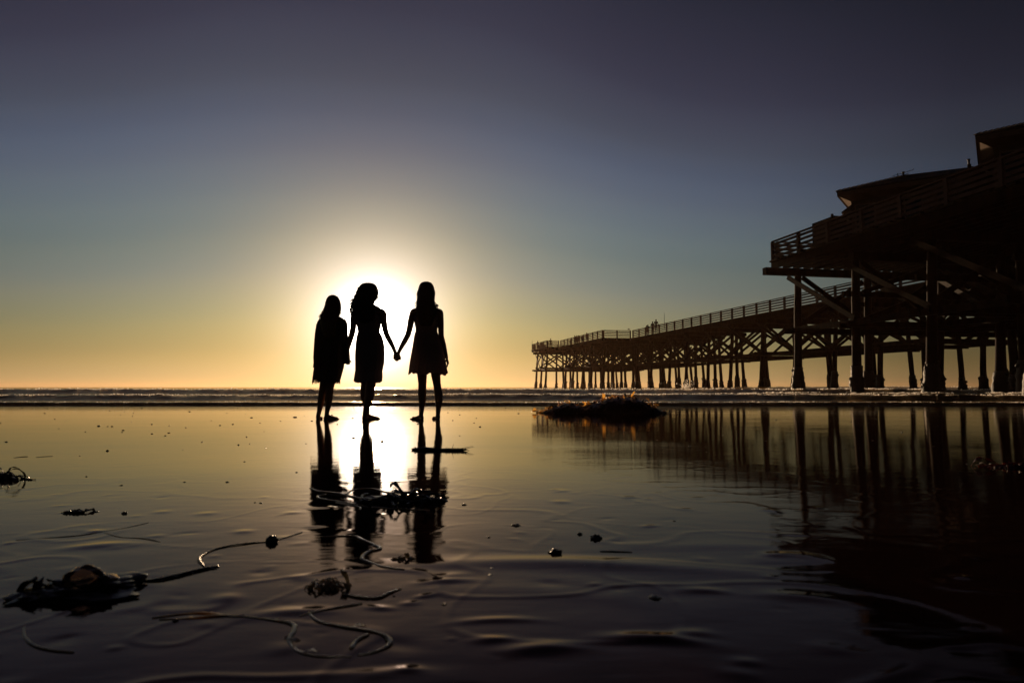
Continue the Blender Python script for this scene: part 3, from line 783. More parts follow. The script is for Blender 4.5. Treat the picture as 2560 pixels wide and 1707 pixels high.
for sx_ in (1225, 1332): st.chain([(Q(sx_, 420, -.105), .008), (Q(sx_, 372, -.06), .008), (Q(sx_, 345, -.01), .008)])
bow = Q(1385, 318, -.02); st.ellipsoid(bow, (.020, .014, .012), rotm('Y', .5), jitter=.3); st.ellipsoid(bow + Vector((-.012, 0, -.02)), (.022, .012, .010), rotm('Y', -.6), jitter=.3)
st.chain([(bow, .005), (Q(1392, 348, -.03), .004)])
attach(st, 'dress_strap', M_dress, p3)
rows = [(88, 1262, 1296, .02, -.02), (98, 1235, 1325, .065, -.02), (125, 1215, 1345, .092, -.02), (165, 1200, 1357, .106, -.02), (205, 1192, 1364, .110, -.025), (250, 1197, 1358, .10, -.035), (300, 1194, 1362, .085, -.055), (350, 1188, 1378, .075, -.075), (420, 1200, 1372, .06, -.095), (480, 1218, 1350, .045, -.105), (530, 1245, 1330, .02, -.11)]
h = MB(); h.loft(resample(rows, 36), seg=48, mod=lambda f, t: (1 + .03 * math.sin(11 * t + 3 * f) + .02 * math.sin(23 * t), 0))
strands(h, rows, 90, .0055, 3, wig=.06, flyaway=.03); rows_h3 = rows
for (x0, y0, x1, y1) in ((1200, 265, 1162, 318), (1196, 280, 1172, 335), (1358, 285, 1385, 330), (1204, 240, 1180, 320)):
    h.tube([Q(x0, y0, -.03), Q((x0 + x1) / 2 + 4, (y0 + y1) / 2 - 4, -.04), Q(x1, y1, -.05)], [.006, .005, .001], 5)
flyaways(h, rows_h3, 70, 41)
attach(h, 'hair', M_hair, p3)

# ---- middle woman: sheath dress with a flounce, curly hair, head turned to the right
b = MB()
head(b, Q(716, 210, .01), .97, turn=-.45)
b.chain([(Q(728, 285, -.01), .050), (Q(716, 350, -.015), .054)])
b.chain([(Q(640, 378, -.01), .050), (Q(785, 378, -.01), .050)])
b.chain([(Q(586, 398, -.005), .050), (Q(640, 384, -.01), .052)]); b.chain([(Q(842, 392, -.005), .050), (Q(785, 378, -.01), .052)])
b.chain([(Q(730, 335, -.012), .050), (Q(800, 360, -.012), .040)])
b.loft(resample([(355, 630, 790, .06, -.01), (400, 600, 828, .085, -.005), (480, 610, 820, .095, 0), (570, 622, 808, .085, 0), (660, 604, 838, .10, 0), (760, 598, 855, .12, -.01), (860, 606, 845, .11, -.01)], 16), seg=28)
b.chain([(Q(573, 410), .047), (Q(563, 480), .040), (Q(560, 545), .037), (Q(546, 605, 0), .036), (Q(520, 680, .01), .033), (Q(500, 750, .015), .026), (Q(487, 810, .02), .021)])
b.chain([(Q(851, 405), .047), (Q(862, 480), .039), (Q(872, 545), .036), (Q(890, 608, 0), .034), (Q(922, 670, .01), .031), (Q(948, 722, .015), .026), (Q(969, 775, .02), .021)])
hand(b, Q(971, 780, .03), Q(988, 835, .02) - Q(971, 780, .03), (.6, -.75, -.2), 1, (.65, 1.0, .6), .92)
hand(b, Q(486, 815, .03), Q(476, 870, .03) - Q(486, 815, .03), (-.7, -.4, 0), -1, (.7, .9, .6), .9)
for pts in ([(672, 850, .0, .082), (676, 950, 0, .072), (683, 1020, .0, .064), (680, 1090, .02, .058), (674, 1140, .02, .058), (672, 1200, .02, .058), (680, 1250, .02, .050), (688, 1310, .03, .036), (692, 1380, .03, .028)],
            [(772, 850, .0, .082), (762, 950, 0, .072), (746, 1020, -.01, .066), (739, 1090, -.04, .060), (734, 1140, -.05, .059), (730, 1200, -.06, .059), (722, 1250, -.07, .050), (703, 1310, -.08, .037), (690, 1385, -.09, .027)]):
    b.chain([(Q(x, y, d), r) for x, y, d, r in pts])
foot(b, Q(696, 1398, .03), (.78, .55, 0), .22, .95); foot(b, Q(688, 1400, -.09), (.15, .95, 0), .22, .95)
p2 = finish_body(b, 'curly-haired woman in the middle in a fitted dress, holding hands with both others', Q(710, 1440) * 1)
rows = [(400, 612, 818, .090, -.01), (430, 594, 832, .100, -.005), (490, 592, 832, .110, 0), (540, 602, 826, .100, 0), (573, 608, 818, .096, 0), (620, 596, 842, .108, 0), (700, 586, 862, .125, 0), (800, 583, 868, .135, -.01), (880, 582, 862, .13, 0), (960, 582, 846, .125, 0), (975, 578, 846, .125, 0), (1020, 574, 845, .13, 0), (1068, 570, 840, .135, 0)]
fold = lambda f, t: (1 + (.008 * math.sin(19 * t) if f < .83 else .035 * (f - .8) * 5 * math.sin(17 * t)), (f > .95) * (.010 * math.sin(4 * t + .6) + .004 * math.sin(17 * t)))
attach(cloth(resample(rows, 56), mod=fold), 'dress', M_dress2, p2)
st = MB()
for sx_ in (655, 790): st.chain([(Q(sx_, 430, -.105), .008), (Q(sx_, 380, -.06), .008), (Q(sx_, 356, -.01), .008)])
attach(st, 'dress_strap', M_dress2, p2)
rows = [(100, 690, 740, .02, -.02), (110, 655, 770, .07, -.02), (135, 630, 790, .10, -.02), (175, 610, 798, .115, -.02), (215, 600, 800, .12, -.025), (260, 592, 785, .115, -.035), (300, 585, 766, .10, -.055), (350, 580, 762, .085, -.075), (420, 600, 790, .065, -.10), (470, 630, 770, .045, -.11), (500, 660, 740, .02, -.11)]
h = MB(); h.loft(resample(rows, 36), seg=56, mod=lambda f, t: (1 + .035 * math.sin(9 * t + 13 * f) + .03 * math.sin(17 * t - 21 * f), 0))
strands(h, rows, 130, .0065, 5, curl=.011, phase=(math.pi * .85, 2 * math.pi * 1.06))
rows = [(130, 622, 700, .05, -.0), (200, 598, 690, .07, -.01), (260, 572, 680, .07, -.02), (310, 558, 670, .07, -.03), (360, 545, 650, .065, -.04), (400, 536, 630, .05, -.05), (430, 545, 600, .03, -.06)]
h.loft(resample([(y, l + 22, r_ - 5, d * .7, o_) for y, l, r_, d, o_ in rows], 20), seg=30, mod=lambda f, t: (1 + .06 * math.sin(5 * t + 17 * f) + .05 * math.sin(9 * t - 25 * f), 0))
strands(h, rows, 48, .0055, 6, curl=.012, phase=(0.3, 6.0))
rg = random.Random(9)
for k in range(16):
    x, y = rg.uniform(788, 800), rg.uniform(150, 235); pts = []
    for q in range(14): pts.append(Q(x + 8 * math.sin(q * .9 + k) + q * .3, y + q * 3.2, -.01 + .012 * math.cos(q * .9 + k)))
    h.tube(pts, [.004] * 10 + [.003, .003, .002, .001], 5)
for k in range(14):
    x, y = rg.uniform(560, 592), rg.uniform(230, 330); pts = []
    for q in range(18): pts.append(Q(x + 7 * math.sin(q * .9 + k) - q * 1.7, y + q * 5, -.04 + .012 * math.cos(q * .9 + k)))
    h.tube(pts, [.004] * 14 + [.003, .003, .002, .001], 5)
attach(h, 'hair', M_hair, p2)

# ---- left woman: long straight hair, loose knitted tunic with wide sleeves
b = MB()
head(b, Q(366, 315, .01), .92)
b.chain([(Q(362, 385, -.01), .046), (Q(358, 440, -.015), .050)])
b.chain([(Q(290, 470, -.01), .046), (Q(425, 470, -.01), .046)])
b.chain([(Q(246, 478), .040), (Q(290, 470, -.01), .046)]); b.chain([(Q(462, 480), .040), (Q(425, 470, -.01), .046)])
b.loft(resample([(445, 290, 425, .055, -.01), (500, 262, 452, .08, 0), (580, 270, 440, .085, 0), (650, 275, 430, .08, 0), (740, 262, 440, .10, 0), (850, 258, 440, .11, -.01), (920, 260, 425, .10, 0)], 16), seg=28)
b.chain([(Q(238, 490), .040), (Q(225, 580), .036), (Q(216, 670, 0), .033), (Q(208, 760, .01), .028), (Q(203, 850, .02), .020)])
hand(b, Q(203, 852, .02), Q(206, 920, .03) - Q(203, 852, .02), (1, .2, 0), 1, (.35, .5, .4), .85)
b.chain([(Q(468, 490), .040), (Q(476, 580), .035), (Q(482, 660, -.005), .032), (Q(488, 740, .005), .027), (Q(488, 815, .01), .020)])
hand(b, Q(488, 818, .0), Q(484, 872, .01) - Q(488, 818, .0), (.3, .9, 0), 1, (.7, .9, .6), .85)
for pts in ([(300, 900, 0, .075), (290, 980, 0, .062), (276, 1060, .0, .052), (262, 1120, .02, .046), (252, 1180, .03, .047), (243, 1240, .03, .047), (232, 1300, .03, .036), (222, 1350, .03, .029), (212, 1395, .03, .026)],
            [(395, 900, 0, .075), (372, 980, 0, .060), (348, 1060, 0, .050), (336, 1120, -.01, .046), (330, 1180, -.02, .050), (324, 1240, -.02, .047), (318, 1300, -.01, .037), (306, 1350, 0, .029), (300, 1395, 0, .026)]):
    b.chain([(Q(x, y, d), r) for x, y, d, r in pts])
foot(b, Q(211, 1402, .03), (-.12, .95, 0), .21, .92); foot(b, Q(301, 1402, .0), (.70, .55, 0), .22, .92)
p1 = finish_body(b, 'shorter woman on the left in a loose knitted tunic with wide sleeves', Q(320, 1440) * 1)
rows = [(425, 295, 420, .070, -.01), (440, 258, 456, .085, -.005), (465, 232, 480, .098, 0), (520, 212, 488, .11, 0), (600, 196, 470, .115, 0), (700, 186, 464, .12, 0), (800, 178, 468, .13, 0), (900, 184, 468, .135, 0), (970, 176, 452, .135, 0), (1062, 163, 428, .135, 0)]
fold = lambda f, t: (1 + .03 * f * math.sin(8 * t + 1) + .012 * math.sin(21 * t + 9 * f), (f > .94) * (.016 * math.sin(5 * t) + .010 * math.sin(23 * t)))
tn = cloth(resample(rows, 50), mod=fold)
rg = random.Random(4)
base_ring = resample(rows, 50)[-1]
for k in range(110):                                              # fringe on the hem
    t = rg.uniform(0, 6.28); p = Vector((base_ring[0] + base_ring[3] * math.cos(t), base_ring[1] + base_ring[4] * math.sin(t), base_ring[2] + .008))
    tn.tube([p, p + Vector((rg.uniform(-.006, .006), 0, -rg.uniform(.012, .045)))], [.004, .0015], 5)
def sleeve(path, radii):
    sp = [Q(x, y, d) for x, y, d in path]; seg = 40
    for off in (0, -.003):
        vs = []
        for i, p in enumerate(sp):
            d = (sp[min(i + 1, len(sp) - 1)] - sp[max(i - 1, 0)]).normalized(); a = d.cross(Vector((0, 1, 0))).normalized(); c_ = d.cross(a)
            for k in range(seg):
                t = 2 * math.pi * k / seg; rr_ = (radii[i] + off) * (1 + .07 * (i / len(sp)) * math.sin(7 * t + i * .4))
                vs.append(p + (a * math.cos(t) + c_ * math.sin(t)) * rr_)
        tn.add(vs, [(i * seg + k, i * seg + (k + 1) % seg, (i + 1) * seg + (k + 1) % seg, (i + 1) * seg + k) for i in range(len(sp) - 1) for k in range(seg)])
sleeve([(250, 466, 0), (236, 510, 0), (226, 600, 0), (220, 680, 0), (212, 760, .005), (206, 830, .01), (202, 880, .015), (202, 925, .015)], [.034, .046, .050, .050, .048, .046, .040, .048])
sleeve([(462, 482, 0), (472, 520, 0), (480, 600, 0), (488, 680, 0), (494, 760, .005), (496, 820, .01), (496, 862, .01), (494, 890, .01)], [.044, .044, .034, .034, .036, .036, .038, .042])
attach(tn, 'tunic', M_knit, p1)
rows = [(218, 352, 384, .02, -.02), (228, 328, 405, .06, -.02), (255, 310, 424, .09, -.02), (300, 297, 438, .105, -.02), (345, 290, 441, .102, -.03), (400, 268, 438, .085, -.05), (430, 252, 436, .078, -.065), (500, 262, 430, .06, -.085), (580, 280, 415, .045, -.10), (650, 305, 395, .02, -.11)]
h = MB(); h.loft(resample(rows, 36), seg=48, mod=lambda f, t: (1 + .015 * math.sin(15 * t), 0))
strands(h, rows, 90, .0045, 11, wig=.03); flyaways(h, rows, 60, 42)
attach(h, 'hair', M_hairlight, p1)

# ---- small figures along the far rails of the pier
M_dark = mat('dark_clothes', (.03, .026, .03), .8, .2, 10)
def small_person(px, pyhead, Yd, facing, label, lean=0.0, height=1.7, arm='down', group='people along the pier railing'):
    hd = at(px, pyhead, Y=Yd); base = Vector((hd.x, Yd, ZD)); b = MB(); k = height / 1.7
    T = Matrix.Rotation(facing, 3, 'Z')
    P = lambda x, y, z: base + T @ (Vector((x, y + lean * z / 1.7, z)) * k)
    b.ellipsoid(P(0, .02, 1.58), (.085 * k, .10 * k, .12 * k)); b.capsule(P(0, .0, 1.40), P(0, .01, 1.5), .055, .05)
    b.ellipsoid(P(0, .105, 1.57), (.015, .02, .02)); b.ellipsoid(P(0, -.02, 1.61), (.10 * k, .10 * k, .11 * k))
    b.chain([(P(-.16, 0, 1.38), .065), (P(.16, 0, 1.38), .065)]); b.chain([(P(0, 0, 1.33), .15), (P(0, 0, 1.1), .125), (P(0, 0, .92), .15)])
    for s in (-1, 1):
        b.chain([(P(.09 * s, 0, .9), .095), (P(.10 * s, .02, .5), .062), (P(.11 * s, 0, .1), .045)]); b.chain([(P(.11 * s, -.03, .05), .045), (P(.12 * s, .16, .035), .035)])
        if arm == 'down': e1, h1 = P(.24 * s, .02, 1.1), P(.25 * s, .10, .84)
        else: e1, h1 = P(.26 * s, .14, 1.14), P(.12 * s, .38, 1.12)
        b.chain([(P(.19 * s, 0, 1.37), .055), (e1, .042), (h1, .032)])
        for q in range(4): b.capsule(h1, h1 + T @ Vector((.02 * (q - 1.5), .02, -.08)) * k, .012, .009, 6)
        b.capsule(h1, h1 + T @ Vector((-.04 * s, .05, -.03)), .013, .01, 6)
    o = b.build('person', M_dark, smooth=True, loc=base, fixn=False)
    eval_replace(o, [('REMESH', dict(mode='VOXEL', voxel_size=.02, use_smooth_shade=True))])
    if not o.data.materials: o.data.materials.append(M_dark)
    return tag(o, label, 'person', group)
z2 = lambda x: 1300 + x / 4.704
def rail_at(px, sec, inset=.6):
    """distance where the picture column meets the inner side of a left-hand rail"""
    t = {3: 7.46, 2: 9.76, 1: 14.06}[sec] + inset
    best = min(np.arange(0, 90, .25), key=lambda s: abs((PP(s, t, 0).x / PP(s, t, 0).y) - (px - 1280) / 1707 * 1.0))
    return PP(best, t, 0).y
small_person(z2(208), 850, 126.3 , 2.6, 'person in a dark jacket at the seaward end corner of the pier', arm='lean', height=1.72)
small_person(z2(248), 850, 128.0, .3, 'left one of two people side by side near the pier end', height=1.66)
small_person(z2(266), 850, 128.2, -.2, 'right one of two people side by side near the pier end', height=1.62)
small_person(z2(360), 848, 122.0, 3.0, 'person standing upright alone at the rail of the end platform', height=1.85)
small_person(z2(602), 848, 119.4, 2.4, 'person bending at the inner corner of the end platform', height=1.55, lean=.2)
small_person(z2(645), 842, 113.0, 3.1, 'tallest person of the crowd at the platform rail', height=1.75, arm='lean')
small_person(z2(668), 842, 112.4, 2.9, 'middle person of the crowd at the platform rail', height=1.70, arm='lean')
small_person(z2(688), 842, 111.6, 3.3, 'right-hand person of the crowd at the platform rail', height=1.66)
small_person(z2(732), 842, 108.5, 3.0, 'short person behind the platform rail right of the crowd', height=1.4)
small_person(z2(785), 838, 105.5, 3.2, 'person leaning on the platform rail left of the perched gull', height=1.6, arm='lean')
small_person(z2(1488), 820, 92.0, 3.0, 'first of four people on the narrow pier, bent over the rail', height=1.5, lean=.25, arm='lean')
small_person(z2(1503), 820, 91.0, 3.0, 'second person on the narrow pier, bent over the rail beside the first', height=1.5, lean=.25, arm='lean')
small_person(z2(1560), 815, 88.5, 3.2, 'left of the two people standing upright on the narrow pier', height=1.7)
small_person(z2(1600), 812, 86.5, 3.0, 'right of the two people standing upright on the narrow pier', height=1.78)
# gull on the platform rail
g0 = at(z2(1280), 825, Y=PP(56.6, 12.6, 0).y); g0.z = ZD + 1.07
b = MB(); b.ellipsoid(g0 + Vector((0, 0, .14)), (.15, .07, .07), rotm('Y', -.35)); b.ellipsoid(g0 + Vector((-.12, 0, .25)), (.04, .035, .04)); b.capsule(g0 + Vector((-.1, 0, .18)), g0 + Vector((-.12, 0, .24)), .04, .03)
b.capsule(g0 + Vector((-.15, 0, .25)), g0 + Vector((-.20, 0, .24)), .012, .006); b.capsule(g0 + Vector((.1, 0, .1)), g0 + Vector((.24, 0, .05)), .035, .012)
for s in (-1, 1): b.capsule(g0 + Vector((0, .02 * s, .09)), g0 + Vector((0, .02 * s, .0)), .009, .009, 6)
tag(b.build('gull', mat('gull_feathers', (.3, .3, .3), .7), smooth=True, loc=g0, fixn=False), 'small gull perched on the pier rail', 'bird')
for px, Yd, h_, lb in ((z2(143), 126.4, 1.9, 'thin rod standing at the far end corner of the pier'), (z2(565), 117.6, 1.9, 'thin rod standing at the rail between the two outer platforms'), (z2(1703), 81.5, 2.1, 'thin rod standing on the rail of the narrow pier, nearest to the shore')):
    p = at(px, 900, Y=Yd); b = MB(); b.tube([(p.x, Yd, ZD + .1), (p.x + .02, Yd, ZD + h_)], [.035, .015], 6)
    tag(b.build('fishing_rod', M_metal, loc=(p.x, Yd, ZD)), lb, 'fishing rod', 'rods along the pier rail')
# splash at a pile foot
b = MB(); c0 = at(1716, 968, Y=58); rg = random.Random(2)
for k in range(300):
    a = rg.uniform(-1.1, 1.1); r_ = abs(rg.gauss(0, .26)); p = c0 + Vector((math.sin(a) * r_ * 1.5, rg.gauss(0, .2), math.cos(a) * r_ * 1.4 - .15))
    b.flake(p, rg.uniform(.012, .045), rg)
tag(b.build('spray', M_foam, smooth=True, fixn=False, loc=c0), 'burst of sea spray by the pile foot', 'spray', kind='stuff')

# ------------------------------------------------------------------ kelp and things on the sand
M_kelp = mat('kelp', (.06, .03, .010), .28, .5, 20, .001, 120, transl=((1.0, .52, .10), .6))
M_kelpr = mat('red_kelp', (.05, .012, .006), .4, .5, 20, transl=((.5, .12, .03), .25))
M_kelpd = mat('dark_kelp', (.014, .009, .007), .35, .5, 30, .002, 80)
M_stipe = mat('kelp_stipe', (.55, .38, .20), .22, .4, 30, .0005, 150, transl=((.8, .5, .22), .35), spec=1.0)
M_pebble = mat('pebble', (.035, .024, .02), .3, .5, 30, .001, 90)
def blade(mb, p, d, L, w, seed, curl=.6, seg=9, thin=False):
    """ruffled leaf-like strap with a little thickness"""
    rg = random.Random(seed); p = Vector(p); d = Vector(d).normalized(); sdv = d.cross(Vector((0, 0, 1))).normalized() if abs(d.z) < .95 else Vector((1, 0, 0))
    top = []; 
    for i in range(seg + 1):
        f = i / seg; ww = w * (math.sin(math.pi * min(1, f * .93 + .07)) ** .6) * .5
        rf = math.sin(f * 11 + seed) * w * .22
        top += [p + sdv * ww + Vector((0, 0, rf)), p + Vector((0, 0, -rf * .2)), p - sdv * ww + Vector((0, 0, -rf))]
        d = (d + Vector((rg.uniform(-.25, .25), rg.uniform(-.25, .25), rg.uniform(-.3, .2) - curl * .35))).normalized(); p = p + d * L / seg
        if p.z < .006: p.z = .006 + rg.random() * .004; d.z = abs(d.z) * .2
    if thin:
        mb.add(top, [(i * 3 + k, i * 3 + k + 1, i * 3 + k + 4, i * 3 + k + 3) for i in range(seg) for k in range(2)]); return
    n = len(top); nrm = Vector((0, 0, .0016))
    vs = top + [v - nrm for v in top]; fs = []
    for i in range(seg):
        for k in range(2):
            a = i * 3 + k; fs.append((a, a + 1, a + 4, a + 3)); fs.append((n + a, n + a + 3, n + a + 4, n + a + 1))
        fs.append((i * 3, i * 3 + 3, n + i * 3 + 3, n + i * 3)); fs.append((i * 3 + 2, n + i * 3 + 2, n + i * 3 + 5, i * 3 + 5))
    mb.add(vs, fs)
# big mound near the water's edge
Yk = 10.4; kx = lambda zx: at(1280 + zx / 5.345, 1032, Y=Yk).x
kz = lambda zy: at(1500, 970 + zy / 5.345, Y=Yk).z
prof = [(390, 325), (430, 300), (480, 275), (560, 240), (640, 210), (740, 192), (800, 200), (860, 222), (940, 235), (1000, 225), (1080, 200), (1160, 175), (1240, 140), (1340, 125), (1420, 120), (1500, 115), (1580, 112), (1660, 135), (1760, 170), (1820, 215), (1900, 250), (1960, 285), (2030, 322)]
kp = MB(); rings = []
px_ = [kx(a) for a, _ in prof]; pz_ = [max(.01, kz(b_) - .015) for _, b_ in prof]
seg = 20; n = 80; vs = []
for i in range(n):
    x = px_[0] + (px_[-1] - px_[0]) * i / (n - 1); hgt = float(np.interp(x, px_, pz_)); dp_ = .12 + hgt * 1.1
    for k in range(seg + 1):
        a = math.pi * k / seg; q = Vector((x, Yk - dp_ * math.cos(a), -.02 + (hgt + .02) * math.sin(a) ** .8))
        q += (noise.noise_vector(q * 14) * .02 + noise.noise_vector(q * 40) * .008) * (1 if 0 < k < seg else 0); vs.append(q)
kp.add(vs, [(i * (seg + 1) + k, i * (seg + 1) + k + 1, (i + 1) * (seg + 1) + k + 1, (i + 1) * (seg + 1) + k) for i in range(n - 1) for k in range(seg)])
kp2 = MB(); rg = random.Random(21)
for k in range(520):
    x = rg.uniform(px_[0] + .03, px_[-1] + .02); hgt = float(np.interp(x, px_, pz_)); a = rg.uniform(.25, math.pi - .15) if k % 3 else rg.uniform(1.2, 1.9)
    dp_ = .12 + hgt * 1.1; p = Vector((x, Yk - dp_ * math.cos(a), max(.01, (hgt) * math.sin(a) ** .8 - .01)))
    blade(kp if k % 9 else kp2, p, (rg.uniform(-1, 1), rg.uniform(-.9, .6), rg.uniform(-.1, .8)), rg.uniform(.07, .17), rg.uniform(.015, .045), k, rg.uniform(.4, 1.1), thin=True)
for k in range(60):
    x = rg.uniform(px_[0], px_[-1]); hgt = float(np.interp(x, px_, pz_)); p = Vector((x, Yk + rg.uniform(-.1, .2), hgt - .01)); d = Vector((rg.uniform(-1, 1), rg.uniform(-.5, .5), rg.uniform(.0, .9))).normalized()
    kp2.tube([p, p + d * .03, p + d * .06 + Vector((rg.uniform(-.02, .02), 0, -.012))], [.003, .0025, .001], 5)
    if rg.random() < .35: kp2.ellipsoid(p + d * .06, (.009, .009, .013), seg=7, rings=5)
for (zx, zy) in ((275, 292), (300, 296), (500, 250), (530, 240), (470, 262), (700, 205), (745, 188), (990, 215), (1010, 195), (1040, 178), (1060, 205), (1240, 120), (1260, 125), (1325, 112), (1390, 108), (1420, 100), (1600, 95), (1615, 105), (1830, 208), (1860, 205), (1890, 205), (1810, 125), (430, 285), (410, 300)):
    p = Vector((kx(zx), Yk + rg.uniform(-.05, .1), max(.02, kz(zy) - .008)))
    for q in range(3): blade(kp2, p + Vector((rg.uniform(-.01, .01), 0, -.012)), (rg.uniform(-1, 1), rg.uniform(-.2, .2), rg.uniform(.1, .7)), rg.uniform(.06, .10), rg.uniform(.035, .05), k + q + zx, .5, thin=True)
kr = empty('kelp_pile', (kx(1300), Yk, 0)); tag(kr, 'large dark kelp heap with backlit amber blades at the water edge', 'seaweed')
for mb_, nm, mt in ((kp, 'tangled_mass', M_kelpd), (kp2, 'blade', M_kelp)):
    mb_.v = [(v[0] - kr.location.x, v[1] - kr.location.y, v[2]) for v in mb_.v]
    o = mb_.build(nm, mt, kr, False, fixn=False)
    if nm == 'blade': o['kind'] = 'stuff'

def gz(Y):
    d = max(4.5 - Y, 0); return .0118 * d * d / (d + .8)
def ground(px, py, z=0.0):
    p = at(px, py, z=0.0)
    for _ in range(8): p = at(px, py, z=gz(p.y))
    p.z += z
    return p
def shreds(b_, o_, n=10, seed=1, L=.03, w=.006):
    rg = random.Random(seed)
    for _ in range(n):
        p = rg.choice(o_); blade(b_, p + Vector((0, 0, .001)), (rg.uniform(-1, 1), rg.uniform(-.8, .8), .05), L * rg.uniform(.5, 1.4), w * rg.uniform(.6, 1.4), rg.randint(0, 999), .5, seg=5, thin=True)
# bottle-brush sprig lying behind the knees' reflection
b = MB(); a = ground(1030, 1125); c = ground(1165, 1127); rg = random.Random(31)
b.tube([a.lerp(c, i / 8) + Vector((0, 0, .003 + .003 * math.sin(i))) for i in range(9)], [.006, .012, .016, .014, .013, .013, .011, .008, .004], 8)
for k in range(420):
    f = rg.random() ** .9; p = a.lerp(c, f) + Vector((0, 0, .004)); d = Vector((rg.uniform(-.3, .9), rg.uniform(-1, 1), rg.uniform(-.1, .9))).normalized() * rg.uniform(.010, .020)
    b.tube([p, p + d], [.0022, .0008], 4)
for (x0, y0, x1, y1) in ((1150, 1122, 1180, 1117), (1130, 1122, 1134, 1111), (1160, 1128, 1178, 1138), (1165, 1126, 1184, 1123)):
    p = ground(x0, 1126, .012); q = p + Vector(((x1 - x0) * .0026, 0, (y0 - y1) * .0022 + .004)); b.tube([p, q], [.0015, .0008], 4)
tag(b.build('seaweed_sprig', M_kelpd, loc=(a + c) / 2, fixn=False), 'dark brush-like seaweed sprig lying across the right woman\'s reflection', 'seaweed')

def strip(name, pts, r, m, label, cat='seaweed', loc_i=0, flat=.5, z=.0, taper=True, bumps=0.0, group=None, extra=None):
    P_ = [ground(x, y) for x, y in pts]; out = []
    for i in range(len(P_) - 1):                                # Catmull-Rom
        p0, p1, p2, p3_ = P_[max(i - 1, 0)], P_[i], P_[i + 1], P_[min(i + 2, len(P_) - 1)]
        for k in range(8):
            t = k / 8; out.append(.5 * ((2 * p1) + (p2 - p0) * t + (2 * p0 - 5 * p1 + 4 * p2 - p3_) * t * t + (3 * p1 - p0 - 3 * p2 + p3_) * t ** 3))
    out.append(P_[-1]); n = len(out)
    rad = [r * ((.35 + .65 * math.sin(math.pi * min(1, (i / n) * .9 + .08)) ** .5) if taper else 1) * (1 + bumps * noise.noise(out[i] * 30)) for i in range(n)]
    out = [p + Vector((0, 0, z + rad[i] * .25 + .0015 * noise.noise(p * 12))) for i, p in enumerate(out)]
    b = MB(); rad = [q * (.82 + .22 * noise.noise(out[i_] * 25) + .10 * noise.noise(out[i_] * 90)) for i_, q in enumerate(rad)]; b.tube(out, rad, 12)
    b.v = [(v[0], v[1], out[i // 12].z + (v[2] - out[i // 12].z) * flat) for i, v in enumerate(b.v)]
    if extra: extra(b, out)
    return tag(b.build(name, m, smooth=True, loc=out[loc_i], fixn=False), label, cat, group)

# loop of kelp stipe in the foreground
strip('kelp_stipe', [(400, 1548), (470, 1546), (560, 1540), (650, 1546), (725, 1558), (735, 1575), (722, 1600), (740, 1625), (790, 1640), (878, 1642)], .0042, M_stipe, 'long pale stipe curving down into the foreground loop from the left', extra=lambda b_, o_: shreds(b_, o_, 16, 3))
strip('kelp_stipe', [(770, 1530), (800, 1555), (860, 1568), (940, 1582), (975, 1600), (965, 1618), (930, 1632), (895, 1638)], .0042, M_stipe, 'broken stipe forming the right side of the foreground loop', extra=lambda b_, o_: shreds(b_, o_, 8, 4))
strip('kelp_stipe', [(878, 1622), (892, 1602), (920, 1587)], .0042, M_stipe, 'short stipe piece lying inside the foreground loop', taper=False)
strip('kelp_stipe', [(750, 1540), (790, 1530), (850, 1518), (905, 1508)], .0042, M_stipe, 'straight stipe piece just above the foreground loop')
strip('kelp_stipe', [(860, 1486), (900, 1494), (945, 1495), (975, 1482), (1002, 1472)], .0046, M_stipe, 'bent stipe piece below the women\'s reflections', extra=lambda b_, o_: shreds(b_, o_, 6, 8, .025))
strip('kelp_stipe', [(380, 1545), (430, 1538), (500, 1532), (560, 1540), (600, 1545)], .0036, M_stipe, 'thin stipe lying beside the long pale one at the left')
strip('kelp_stipe', [(60, 1565), (62, 1590), (85, 1612), (130, 1625), (185, 1630)], .003, M_stipe, 'faint curved stipe alone in the lower left corner')
strip('kelp_stipe', [(1010, 1425), (960, 1418), (925, 1405), (905, 1395), (920, 1380), (950, 1372), (935, 1362), (905, 1350), (880, 1340), (800, 1342)], .0055, M_stipe, 'pale hooked stipe crossing the middle woman\'s reflection', flat=.5, extra=lambda b_, o_: shreds(b_, o_, 10, 6, .04))
strip('kelp_stipe', [(310, 1452), (380, 1452), (440, 1440), (500, 1425), (545, 1416)], .0072, M_kelpd, 'dark tapering stalk trailing right from the left kelp mound', extra=lambda b_, o_: shreds(b_, o_, 10, 7, .04))
strip('kelp_stipe', [(510, 1415), (498, 1395), (540, 1372), (620, 1358), (672, 1354), (720, 1342), (755, 1330)], .004, M_kelpd, 'thin dark stalk with a round float, left of the reflections', extra=lambda b_, o_: b_.ellipsoid(ground(679, 1354, .004), (.014, .014, .011), jitter=.25))
strip('kelp_stipe', [(40, 1350), (110, 1345), (200, 1338), (262, 1328), (320, 1318), (372, 1306)], .0022, M_kelpd, 'hair-thin dark stalk on the sand at the left')
strip('kelp_stipe', [(262, 1332), (300, 1342), (360, 1346), (400, 1354)], .0022, M_stipe, 'hair-thin pale stalk branching off at the left')
for (x0, y0, x1, y1, lb) in ((35, 1144, 70, 1141, 'short dark straw at the far left, left one of a pair'), (90, 1143, 132, 1140, 'short dark straw at the far left, right one of a pair'), (1500, 1378, 1580, 1380, 'thin dark twig on the ridge right of the round pebble')):
    strip('twig', [(x0, y0), ((x0 + x1) / 2, (y0 + y1) / 2 - .5), (x1, y1)], .0032, M_kelpd, lb, 'twig')

